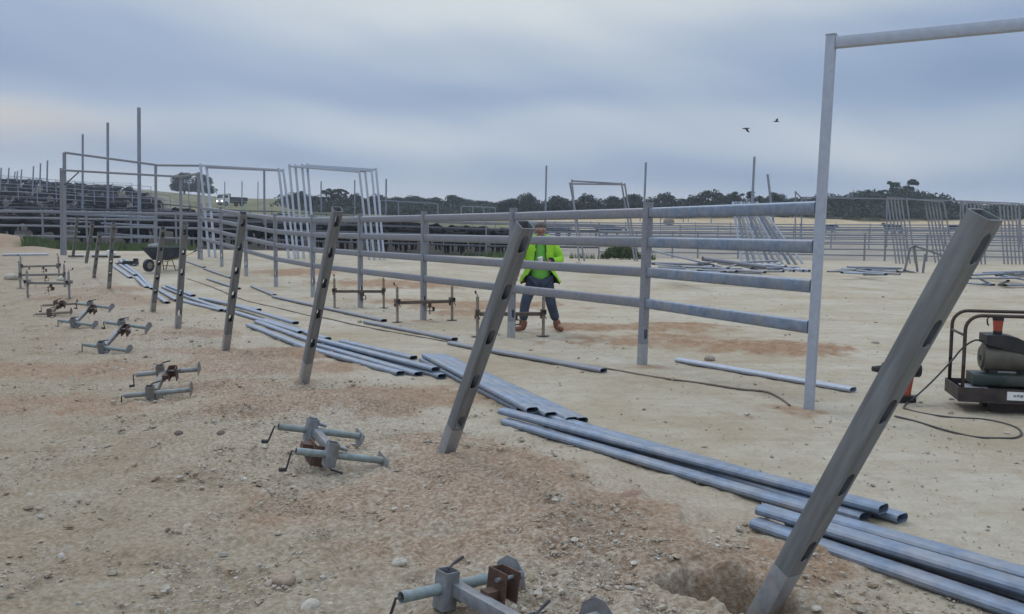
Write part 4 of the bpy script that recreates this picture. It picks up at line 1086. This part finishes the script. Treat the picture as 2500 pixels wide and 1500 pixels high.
# ------------------------------------------------------------------ tall poles
def tall_pole(px, top, depth, w, label, group, base=None, mat=None):
    x0 = at(base or px, 560, depth).x; tp = at(px, top, depth); b = Vector((x0, depth, T(x0, depth) - .4))
    mb = MB(); pole(mb, Vector((0, 0, 0)), tp - b, w); o = mb.build('tall_pole', mat or far_m); o.location = b
    tag(o, label, 'pole', group)
g = 'tall bare poles among the left pens'
tall_pole(339, 263, 50, .165, 'tallest bare steel pole, behind the left frame', g)
tall_pole(263, 300, 64, .15, 'second tallest bare pole, left of the tallest one', g)
tall_pole(202, 328, 80, .15, 'third tallest bare pole, nearest the left corner post', g)
for px, tp, d, lab in ((116, 392, 112, 'rightmost thin pole of the far left group'), (99, 399, 120, 'second thin pole from right in the far left group'), (82, 406, 128, 'third thin pole from right in the far left group'), (53, 414, 140, 'thin pole left of a gap in the far left group'), (43, 418, 150, 'very thin pole in the middle of the far left group'), (37, 419, 160, 'very thin pole beside the middle one at far left'), (22, 410, 135, 'pale pole second from the left edge'), (3, 410, 125, 'pale pole at the left edge of the photo')):
    tall_pole(px, tp, d, .16, lab, g)
g = 'bare poles beyond the fence'
tall_pole(645, 412, 52, .11, 'bare pole seen through the leaning pair of frames', g)
for px, tp, d, lab in ((462, 438, 150, 'thin far pole in front of the dark hilltop trees'), (549, 444, 150, 'thin far pole standing left of the truck'), (591, 443, 140, 'thin far pole behind the truck tray'), (630, 444, 150, 'thin far pole right of the truck'), (784, 443, 105, 'thin pole inside the set of four frames'), (866, 440, 105, 'thin pole left of the right legs of the four frames')):
    tall_pole(px, tp, d, .14, lab, g)
tall_pole(943, 437, 78, .13, 'bare pole just right of the set of four frames', g, base=941)
tall_pole(1334, 405, 58, .12, 'bare pole above the worker', g, base=1330)
tall_pole(1577, 397, 56, .13, 'bare pole rising above a fence post right of the worker', g, base=1569)
tall_pole(1842, 383, 60, .15, 'tall bare pole above the leaning tubes', g, base=1832)
tall_pole(1874, 426, 52, .12, 'slanting bare pole leaning left beside the tall one', g, base=1903)
g = 'short posts on the sandy bank'
for px, d in ((1610, 140), (1665, 142), (1677, 143), (1733, 141), (1560, 139)):
    b = gl(px, d); mb = MB(); pole(mb, Vector((0, 0, -.3)), Vector((0, 0, 1.5)), .16); o = mb.build('short_post', far_m); o.location = b
    tag(o, 'short pale post on the sandy bank below the dark trees', 'post', g)

# ------------------------------------------------------------------ pipe piles beyond the fence
g = 'loose steel sections in the pile right of the worker'
def tubeR(p0, p1, h0, h1, lab, w=.115, t=.05, mat=None, grp=None): return rail(p0, p1, h0, lab, grp or g, 0, mat or galv, h1, w, t, 'steel_section', 'steel section')
tubeR((1589, 612), (1760, 652), .85, .1, 'long thin section slanting down from the fence post', .09, .06, galv_b)
tubeR((1586, 642), (1743, 648), .2, .2, 'wide section lying level at the back of the pile', .2, .08)
tubeR((1608, 652), (1796, 657), .0, .0, 'long flat section along the front of the pile', .14)
tubeR((1648, 648), (1743, 640), .0, .4, 'section rising to the right in the middle of the pile', .08)
tubeR((1624, 660), (1748, 663), .0, .0, 'flat section at the front left of the pile', .14)
tubeR((1738, 663), (1858, 668), .0, .0, 'dark ended front section of the pile', .12)
tubeR((1748, 662), (1799, 646), .05, .35, 'short bright section sloping up in the pile', .07, .05, galv_b)
tubeR((1799, 648), (1847, 658), .2, .0, 'short section sloping down at the right of the pile', .08)
tubeR((1869, 650), (1952, 654), .1, .0, 'thin section running right from the open channel', .08)
tubeR((1875, 658), (1905, 659), 0, 0, 'short stub section right of the pile', .1)
rp_ = random.Random(5)
for i in range(20):
    x = rp_.uniform(1592, 1850); y = rp_.uniform(640, 664); L_ = rp_.uniform(55, 130); s_ = rp_.uniform(-4, 8); h_ = rp_.uniform(.0, .32)
    tubeR((x, y), (min(x + L_, 1945), y + s_), h_, max(0, h_ + rp_.uniform(-.25, .25)), 'galvanised section in the jumbled pile right of the worker', rp_.uniform(.09, .18), rp_.uniform(.05, .08), (galv, rail_m, galv_b)[i % 3], 'loose steel sections jumbled on the ground')
rp_ = random.Random(8)
for i in range(14):
    x = rp_.choice((rp_.uniform(2030, 2150), rp_.uniform(2360, 2460))); y = rp_.uniform(652, 668) + (12 if x > 2300 else 0); L_ = rp_.uniform(50, 110); h_ = rp_.uniform(.0, .25)
    tubeR((x, y), (x + L_, y + rp_.uniform(-3, 6)), h_, max(0, h_ + rp_.uniform(-.2, .2)), 'galvanised section lying loose on the ground beyond the generator', rp_.uniform(.09, .18), rp_.uniform(.05, .08), (galv, rail_m, galv_b)[i % 3], 'loose sections on the ground at right')
ch = rail((1716, 632), (1869, 652), .42, 'big open steel channel with a rusty end on the pile', g, 0, galv, .22, .30, .14, 'steel_channel', 'steel section')
rp = MB(); rp.box((0, 0, 0), (.5, .36, .24)); 
e0 = G(1716, 632, .443); e1 = G(1869, 652, .243); dd = (e1 - e0).normalized()
ro = MB().prism(square(.31, .15, .02), e0 - dd * .02, e0 + dd * .45, up=(0, 0, 1), wall=.006).build('rusty_end', material('orange_rust', (.34, .19, .11), .85, .1, .3, 12), ch); ro.location = -Vector(ch.location)
g = 'square tubes lying end on beside the tall post'
for i, px in enumerate((1931, 1938, 1955, 1961, 1971, 1976)):
    a = G(px, 664 + (i % 2)); mb = MB().prism(square(.10, .10, .01), (0, 0, .05), (.12 - .1 * (i % 3), 1.2, .05), wall=.006); o = mb.build('square_tube', galv_b); o.location = a
    tag(o, 'pale square tube lying end on left of the tall portal post', 'steel section', g)
g = 'tubes leaning in a sheaf right of the worker'
for i in range(10):
    b = G(1812 + 16.5 * i, 645 + (i % 3)); tp = at(1789 + 6.5 * i, 494 - (i % 2), b.y + 1.2)
    mb = MB(); bar_between(mb, Vector((0, 0, 0)), tp - b, .115 if i % 3 else .09); o = mb.build('leaning_tube', (galv_b, rail_m, galv)[i % 3]); o.location = b
    tag(o, 'grey square tube in the sheaf leaning left of the tall portal', 'steel section', g)
g = 'small far leaning tubes'
for i in range(4):
    b = G(1888 + 9 * i, 612); tp = at(1856 + 7 * i, 536 + 5 * i, b.y + 1); mb = MB(); bar_between(mb, Vector((0, 0, 0)), tp - b, .09); o = mb.build('leaning_tube', far_m); o.location = b
    tag(o, 'dull grey tube in the small stack under the slanting pole', 'steel section', g)
g = 'loose steel sections beyond the generator'
for p0, p1, h0, h1, w, lab in (((2069, 652), (2202, 655), .15, .15, .2, 'wide blue grey section on the pile left of the rusty trestle'), ((2056, 657), (2176, 669), .05, .0, .14, 'section slanting forward on the pile left of the rusty trestle'), ((2090, 659), (2200, 662), .0, .0, .2, 'flat section under the pile left of the rusty trestle'), ((2020, 663), (2056, 663), .0, .0, .1, 'rusty stub section right of the tall post'), ((2109, 671), (2163, 671), .0, .0, .12, 'dark front section left of the rusty trestle'),
                               ((2369, 672), (2448, 668), .3, .3, .16, 'back section on the pile behind the nearest leaning post'), ((2369, 680), (2488, 679), .25, .25, .12, 'bright long section across the pile behind the nearest post'), ((2363, 691), (2424, 696), .0, .0, .2, 'front left section of the pile behind the nearest post'), ((2452, 697), (2540, 695), .05, .05, .2, 'front right section of the pile at the photo edge'), ((2386, 678), (2420, 695), .2, .0, .14, 'short section slanting down behind the nearest post'), ((2440, 695), (2461, 686), .0, .2, .1, 'short section slanting up behind the nearest post'), ((2440, 672), (2540, 690), .25, .1, .14, 'section sloping off the pile at the photo edge')):
    tubeR(p0, p1, h0, h1, lab, w, .06, rail_m if w > .13 else galv, g)
tp_ = G(2215, 668); tr_ = empty('rusty_trestle', tp_, 'rusty angle iron trestle lying beside the leaning frame stack', 'trestle')
for a, b in (((2188, 662, 0), (2233, 679, 0)), ((2205, 660, 0), (2272, 676, 0)), ((2207, 667, 0), (2222, 606, 0)), ((2240, 664, 0), (2232, 601, 0)), ((2252, 674, 0), (2259, 621, 0)), ((2233, 601, 0), (2304, 625, 0)), ((2222, 606, 0), (2233, 601, 0))):
    mb = MB(); bar_between(mb, at(a[0], a[1], 32.3) - tp_, at(b[0], b[1], 32.3) - tp_, .07); mb.build('angle_bar', post_m if a[1] < 662 or b[1] < 640 else rust_m, tr_)
tr_.location = tp_

# scraps by the far leaning posts
sp = G(247, 628); o = MB().box((0, 0, .07), (.75, .2, .10)).box((.35, .03, .15), (.28, .22, .12), Matrix.Rotation(.3, 3, 'Y')).box((-.75, .1, .05), (.5, .2, .05)).build('offcut_heap', white_m); o.location = sp
tag(o, 'small white offcuts lying on the dirt by far leaning posts', 'scrap')
o = MB().box((.05, -.12, .04), (.5, .14, .06)).box((.55, .0, .03), (.3, .2, .07)).box((-.8, -.1, .04), (.5, .12, .05), Matrix.Rotation(.2, 3, 'Z')).build('dark_offcut', black_m); o.location = sp + Vector((.1, -.3, 0))
tag(o, 'black offcuts in front of the white ones by far leaning posts', 'scrap')
sp = G(60, 626); o = MB().tube((-.8, 0, .05), (.8, .1, .07), .04).build('steel_section', galv_b); o.location = sp
tag(o, 'short pale bar lying on the dirt mound at far left', 'steel section')
sp = G(319, 648); o = MB().box((0, 0, .08), (.45, .2, .12)).box((.15, .05, .17), (.12, .12, .10)).box((-.25, 0, .05), (.3, .16, .08)).build('tool_box', black_m); o.location = sp
tag(o, 'small dark tool case on the end of the farthest rail bundle', 'tool case')
# ------------------------------------------------------------------ cattle
rng = random.Random(11); ncow = [0]
def cow(x, y, rz, kind, label, group):
    o = link('cow', COWS[kind]); o.location = on(x, y, -.03); o.rotation_euler = (0, 0, rz); k = rng.uniform(.92, 1.08); o.scale = (k, k, k)
    tag(o, label, 'cow', group); ncow[0] += 1
for d in (49.6, 51.8, 54.3, 57, 61.8, 65, 69, 74, 80, 88):
    hi = 1262 if d < 58 else (1235 if d < 70 else 1010)
    x = (-30 - 1250) / FPX * d + rng.uniform(0, 1.5)
    while x < (hi - 1250) / FPX * d:
        rz = rng.choice((0, math.pi)) + rng.gauss(0, .5) if rng.random() < .8 else rng.uniform(0, 6.28)
        if abs(d - 61.8) < .1: rz = rng.choice((0, math.pi)) + rng.gauss(0, .2)
        cow(x, d + rng.uniform(-.5, .5), rz, rng.choice((0, 0, 1, 1, 2)) if d > 55 else rng.choice((0, 1)), 'black cow packed in the herd behind the long back rail fence', 'black cattle behind the back fence')
        x += rng.uniform(2.2, 3.1) if d < 64 else rng.uniform(2.6, 3.9)
for d in (100, 108, 112, 126, 133, 141, 156, 165, 176):
    hi = 400 - (d - 100) * 1.3
    x = (-30 - 1250) / FPX * d + rng.uniform(0, 2)
    while x < (hi - 1250) / FPX * d:
        cow(x, d + rng.uniform(-1, 1), rng.choice((0, math.pi)) + rng.gauss(0, .18), rng.choice((0, 1, 1, 2)), 'small far black cow in the pens on the left hill', 'black cattle on the left hill')
        x += rng.uniform(2.1, 3.6)
for px, d, lab in ((1318, 93, 'black cow beside the worker\'s shoulder, left of three'), (1345, 94, 'black cow beside the worker\'s shoulder, middle of three'), (1374, 92, 'black cow beside the worker\'s shoulder, right of three'), (1468, 95, 'black cow standing alone left of the crossed frames\' right legs'), (1494, 91, 'black cow seen through the crossed frames, nearest their right legs'), (2166, 110, 'tiny black cow behind the left frame stack'), (2182, 112, 'tiny black cow right of the one behind the frame stack'), (2020, 112, 'tiny dark cow just right of the tall portal post'), (2322, 112, 'tiny black cow left of the nearest leaning post'), (1290, 96, 'black cow hidden behind the worker\'s head')):
    cow((px - 1250) / FPX * d, d, rng.choice((0, math.pi)) + rng.gauss(0, .25), rng.choice((0, 1)), lab, 'black cattle in the right pens')

# ------------------------------------------------------------------ trees
def leaf_cloud(lobes, n, size, rng, inner=.35):
    V, F = [], []; tot = sum(l[3] * l[4] * l[5] for l in lobes)
    for (cx, cy, cz, rx, ry, rz) in lobes:
        k = int(n * rx * ry * rz / tot) + 8
        d = rng.normal(size=(k, 3)); d /= np.linalg.norm(d, axis=1)[:, None]
        r = np.where(rng.uniform(size=k) < inner, rng.uniform(.3, .8, k), rng.uniform(.82, 1.06, k))
        low = d[:, 2] < -.55; r[low] *= .6
        c = np.array([cx, cy, cz]) + d * r[:, None] * np.array([rx, ry, rz])
        a = rng.normal(size=(k, 3)); a /= np.linalg.norm(a, axis=1)[:, None]
        b = np.cross(a, rng.normal(size=(k, 3))); b /= np.linalg.norm(b, axis=1)[:, None]
        s = (size * rng.uniform(.55, 1.4, k))[:, None]; bend = np.cross(a, b) * s * .25
        o = len(V) * 0
        for q in (c - a * s, c + b * s * .55 + bend, c + a * s, c - b * s * .55 + bend): V.append(q)
        base = sum(len(v) for v in V[:-4])
        F.append(np.stack([np.arange(k) + base + j * k for j in range(4)], -1))
    return np.concatenate(V), np.concatenate(F)
def crown_mesh(name, lobes, n, size, seed, mat):
    v, f = leaf_cloud(lobes, n, size, np.random.default_rng(seed))
    me = bpy.data.meshes.new(name); me.from_pydata(v.tolist(), [], f.tolist()); me.materials.append(mat); return me
def tree_proto(seed, spread, height, kind):
    r = np.random.default_rng(seed); lobes = []
    tr = empty('mallee_tree', (0, 0, 0))
    if kind == 'dome':
        for k in range(13):
            a = r.uniform(0, 6.28); q = r.uniform(.1, .85) * spread
            lobes.append((q * math.cos(a), q * math.sin(a), height * (.80 - .35 * (q / spread) ** 2) + r.uniform(-.2, .3), r.uniform(.35, .55) * spread * .7, r.uniform(.35, .55) * spread * .7, height * r.uniform(.12, .2)))
        for k in range(12):
            a = r.uniform(0, 6.28); q = r.uniform(.3, .95) * spread
            lobes.append((q * math.cos(a), q * math.sin(a), height * r.uniform(.18, .5), spread * .42, spread * .42, height * .22))
    else:
        for k in range(16):
            a = r.uniform(0, 6.28); q = r.uniform(.15, 1.0) * spread
            lobes.append((q * math.cos(a), q * math.sin(a), height * r.uniform(.55, .95), spread * r.uniform(.14, .27), spread * r.uniform(.14, .27), height * r.uniform(.035, .08)))
    tk = MB(); tk.path([(0, 0, -.5), (.05, .02, height * .2), (.1 * spread * .3, 0, height * .42)], [.05 * height, .04 * height, .03 * height], 8)
    for l in lobes[:10]:
        tk.path([(.1 * spread * .3, 0, height * .38), (l[0] * .45, l[1] * .45, (height * .4 + l[2]) * .5), (l[0] * .9, l[1] * .9, l[2])], [.025 * height, .017 * height, .008 * height], 6)
    tk.build('trunk', wood_m, tr, 180)
    link('crown', crown_mesh('crown', lobes, 5200 if kind == 'dome' else 1500, .20 if kind == 'dome' else .22, seed + 1, leaf_m), tr)
    return tr
protos = [tree_proto(1, 3.6, 5.6, 'dome'), tree_proto(2, 3.2, 5.2, 'dome'), tree_proto(3, 4.2, 5.4, 'dome'), tree_proto(4, 2.8, 6.5, 'open'), tree_proto(5, 3.4, 5.8, 'open')]
pu = [False] * 5
def tree(k, px, d, top, width_px, label, group='trees along the skyline'):
    o = protos[k] if not pu[k] else copy_tree(protos[k])
    pu[k] = True; b = gl(px, d); o.location = b
    H = at(px, top, d).z - b.z; hz = H / (5.6, 5.2, 5.4, 6.5, 5.8)[k] * .98
    sx = ((width_px + 18) / FPX * d / 2) / ((3.6, 3.2, 4.2, 2.8, 3.4)[k] * 1.15)
    o.scale = (sx, sx, hz); o.rotation_euler = (0, 0, rng.uniform(0, 6.28)); tag(o, label, 'tree', group)
TREES = [(0, 455, 225, 421, 62, 'left one of the dark hilltop trees behind the tall frame'), (0, 497, 228, 425, 50, 'right hilltop tree with a crown thinning to the right'),
 (1, 735, 165, 466, 44, 'small dark tree behind the left legs of the four frames'), (0, 770, 168, 478, 40, 'low dark tree inside the four frames, left'), (4, 805, 165, 459, 56, 'open crowned tree with sky gaps inside the four frames'), (3, 832, 168, 461, 40, 'feathery tree right of the open crowned one'), (2, 868, 168, 472, 60, 'wide dark tree behind the right legs of the four frames'),
 (2, 925, 170, 474, 66, 'broad dark tree right of the four frames'), (1, 965, 178, 480, 60, 'low tree on the ridge under the bare pole'), (2, 1012, 182, 477, 70, 'low wide ridge tree above the far gateway'), (1, 1060, 186, 481, 64, 'low rounded ridge tree right of the far gateway'), (0, 1102, 182, 475, 44, 'knobbly ridge tree with a bump on top'), (1, 1128, 186, 482, 60, 'ridge tree dropping towards the gap'), (2, 1170, 190, 489, 70, 'lowest ridge tree left of the gap'), (1, 1212, 180, 497, 60, 'small tree in the dip of the skyline'),
 (0, 1245, 160, 484, 60, 'dark dome tree left of the big dome above the worker'), (2, 1285, 158, 471, 84, 'big dark dome tree above the worker'), (1, 1362, 158, 477, 76, 'rounded tree behind the left leg of the crossed frames'), (2, 1432, 158, 473, 74, 'rounded tree filling the crossed frames'), (1, 1492, 160, 478, 66, 'tree behind the right leg of the crossed frames'), (0, 1545, 160, 473, 70, 'tree left of the pole right of the worker'),
 (2, 1618, 157, 470, 88, 'smooth dark dome right of the pole'), (4, 1672, 165, 481, 50, 'thin low tree with bright gaps between two domes'), (2, 1728, 158, 463, 104, 'largest wide dome with sky holes in it'), (1, 1778, 162, 472, 56, 'dome joined to the right of the largest one'), (4, 1818, 158, 466, 64, 'open tree left of the tall bare pole'), (0, 1886, 158, 469, 66, 'dome tree behind the slanting pole'), (1, 1850, 165, 478, 50, 'low tree between the tall pole and the slanting pole'), (1, 1940, 165, 481, 60, 'low tree just left of the tall portal post'), (2, 1995, 166, 474, 60, 'tree half hidden by the tall portal post'),
 (1, 2060, 172, 477, 90, 'low flat tree right of the tall portal post'), (3, 2185, 176, 440, 70, 'spindly tree poking above the scrub hill'), (2, 2195, 168, 458, 110, 'wide dome on the scrub hill below the spindly tree'), (0, 2120, 170, 476, 80, 'low dome at the left foot of the scrub hill'), (4, 2130, 168, 462, 60, 'wispy tree at the left of the scrub hill'), (2, 2330, 160, 500, 150, 'dark bush between the two frame stacks'), (1, 2490, 165, 506, 110, 'dark tree at the right edge behind the frames')]
for t_ in TREES: tree(*t_)
# scrub that reads as one mass under and between the trees
def scrub():
    r = np.random.default_rng(9); lobes = []
    for k in range(430):
        px = r.uniform(1190, 2640); d = r.uniform(154, 186)
        if px > 2010 and px < 2300: h = r.uniform(2.5, 4.6) * np.interp(px, [2010, 2100, 2200, 2300], [.75, .95, 1.1, .85])
        else: h = r.uniform(1.2, 2.7)
        if d < 160: h *= .6
        x = (px - 1250) / FPX * d; lobes.append((x, d, T(x, d) + h * .45, r.uniform(2, 4), r.uniform(2, 3.5), h * .62))
    for k in range(190):
        px = r.uniform(700, 1240); d = r.uniform(160, 200); h = r.uniform(1.2, 2.4); x = (px - 1250) / FPX * d
        lobes.append((x, d, T(x, d) + h * .45, r.uniform(2, 4), r.uniform(2, 3.5), h * .6))
    v, f = leaf_cloud(lobes, 120000, .28, r)
    me = bpy.data.meshes.new('scrub'); me.from_pydata(v.tolist(), [], f.tolist()); me.materials.append(leaf2_m)
    tag(link('scrub', me), 'dark green scrub massed along the skyline under the trees', 'scrub', kind='stuff')
scrub()
# low shrub by the back fence
bp = G(1517, 634); sh = empty('shrub', bp, 'dark green bush against the back fence right of the crossed frames', 'shrub')
link('foliage', crown_mesh('shrub_foliage', [(-.35, 0, .3, .5, .4, .35), (.3, .1, .32, .55, .4, .36), (0, -.1, .38, .5, .4, .4), (.75, .1, .18, .3, .3, .2), (-.75, 0, .18, .3, .3, .2)], 2600, .07, 5, grass_m), sh)
st = MB(); [st.path([(0, 0, -.05), (.2 * math.cos(a), .2 * math.sin(a), .2), (.45 * math.cos(a), .4 * math.sin(a), .45)], [.02, .015, .008], 6) for a in (0, 1.3, 2.6, 3.9, 5.2)]; st.build('stem', wood_m, sh, 180)
def grass():
    r = np.random.default_rng(3); V, F = [], []; k = 0
    for (p0, p1, d0, d1, n) in ((55, 360, 38, 43.8, 5200), (360, 480, 40, 44.5, 500), (1130, 1262, 42, 47, 900), (1390, 1600, 43, 48, 350)):
        for _ in range(n):
            px, d = r.uniform(p0, p1), r.uniform(d0, d1); x = (px - 1250) / FPX * d
            if float(fbm(np.array(x * .5), np.array(d * .5), 3, 71)) < .42: continue
            z = T(x, d); h = r.uniform(.10, .38); a = r.uniform(0, 6.28); w = .02 + .03 * r.random(); l = r.uniform(-.12, .12, 2)
            c, s = math.cos(a) * w, math.sin(a) * w
            V += [(x - c, d - s, z - .03), (x + c, d + s, z - .03), (x + l[0], d + l[1], z + h)]; F.append((k, k + 1, k + 2)); k += 3
    me = bpy.data.meshes.new('grass'); me.from_pydata(V, [], F); me.materials.append(grass_m)
    tag(link('grass', me), 'green grass and weeds along the foot of the back fence', 'grass', kind='stuff')
grass()

# ------------------------------------------------------------------ truck on the hill
tp0 = G(566, 504); tk = empty('tray_truck', tp0, 'white tray truck with headlights on, driving down the far hill', 'truck', rz=math.radians(-125))
# local +X is forward
tw = material('white_truck_paint', (.62, .62, .60), .5, 0, .06, 2); tgl = material('windscreen_glass', (.02, .025, .03), .15, 0, .1, 2)
cab = MB().loft([[(2.7, -.95, z0), (2.7, .95, z0), (1.15, .95, z0), (1.15, -.95, z0)] if z0 < 1.5 else [(2.7 - (z0 - 1.4) * .35, -.9, z0), (2.7 - (z0 - 1.4) * .35, .9, z0), (1.15, .9, z0), (1.15, -.9, z0)] for z0 in (.55, 1.4, 2.2)])
cb = cab.build('cab', tw, tk, 20)
MB().loft([[(2.72, -.78, 1.45), (2.72, .78, 1.45), (2.69, .78, 1.45), (2.69, -.78, 1.45)], [(2.49, -.74, 2.08), (2.49, .74, 2.08), (2.46, .74, 2.08), (2.46, -.74, 2.08)]]).build('windscreen', tgl, cb, 20)
for s in (-1, 1):
    MB().box((1.95, s * .945, 1.75), (.8, .05, .5)).build('side_window', tgl, cb)
    MB().prism(circle(.15, 14), (2.68, s * .68, .88), (2.73, s * .68, .88)).build('headlight', material('lit_headlight', (.9, .9, .88), .3, emit=((1, .97, .9), 6.0)), tk)
MB().box((2.72, 0, .55), (.12, 1.9, .25)).build('bumper', galv, tk)
MB().box((-.9, 0, 1.05), (3.9, 2.0, .12)).box((-.9, 0, .75), (4.6, .7, .3)).build('tray', dark_m, tk)
MB().box((.98, 0, 1.7), (.08, 1.95, 1.2)).box((-.9, 1.0, 1.4), (3.9, .05, .6)).box((-.9, -1.0, 1.4), (3.9, .05, .6)).box((-2.83, 0, 1.4), (.05, 1.95, .6)).build('side_boards', dark_m, tk)
for x in (1.95, -1.6):
    for s in (-1, 1):
        w_ = MB().prism(circle(.42, 18), (x, s * .72, .42), (x, s * .98, .42)).build('wheel', black_m, tk)
        MB().prism(circle(.2, 14), (x, s * .985, .42), (x, s * .995, .42)).build('hub', galv, w_)
# ------------------------------------------------------------------ birds
def bird(px, py, d, rz, flap, label):
    mb = MB(); mb.loft([[(x, r * math.cos(a), r * math.sin(a)) for a in [2 * math.pi * k / 8 for k in range(8)]] for x, r in ((-.28, .01), (-.16, .035), (0, .06), (.14, .05), (.22, .035), (.30, .008))])
    for s in (-1, 1):
        top = [(-.08, s * .03, .02), (-.10, s * .25, .02 + flap * .25), (-.12, s * .48, .02 + flap * .38), (.0, s * .46, .03 + flap * .38), (.08, s * .25, .035 + flap * .25), (.10, s * .03, .03)]
        mb.add([(x, y, z) for x, y, z in top] + [(x, y, z - .012) for x, y, z in top], [(0, 1, 4, 5), (1, 2, 3, 4), (11, 10, 7, 6), (10, 9, 8, 7)] + [(i, (i + 1) % 6, 6 + (i + 1) % 6, 6 + i) for i in range(6)])
    o = mb.build('bird', dark_m, None, 60); o.location = at(px, py, d); o.rotation_euler = (.2, 0, rz); tag(o, label, 'bird', 'birds in flight')
bird(1822, 314, 62, 2.6, -.4, 'dark bird flying lower of the two, wings drooping')
bird(1896, 297, 78, 2.9, .25, 'dark bird flying higher of the two, wings spread')
# ------------------------------------------------------------------ evening haze
hz = MB().box((0, 0, 15), (1420, 1420, 34)); hm = bpy.data.materials.new('haze'); hm.use_nodes = True; t = hm.node_tree
t.nodes.remove(t.nodes['Principled BSDF']); pv = t.nodes.new('ShaderNodeVolumePrincipled')
pv.inputs['Color'].default_value = (.80, .87, .96, 1); pv.inputs['Density'].default_value = .0007; pv.inputs['Anisotropy'].default_value = .2
t.links.new(pv.outputs[0], t.nodes['Material Output'].inputs['Volume'])
hme = bpy.data.meshes.new('haze'); hme.from_pydata(hz.v, [], hz.f); hme.materials.append(hm)
tag(link('haze', hme), 'thin bluish evening haze over the whole yard', 'haze', kind='stuff')
print('cows', ncow[0], 'objects', len(bpy.data.objects))
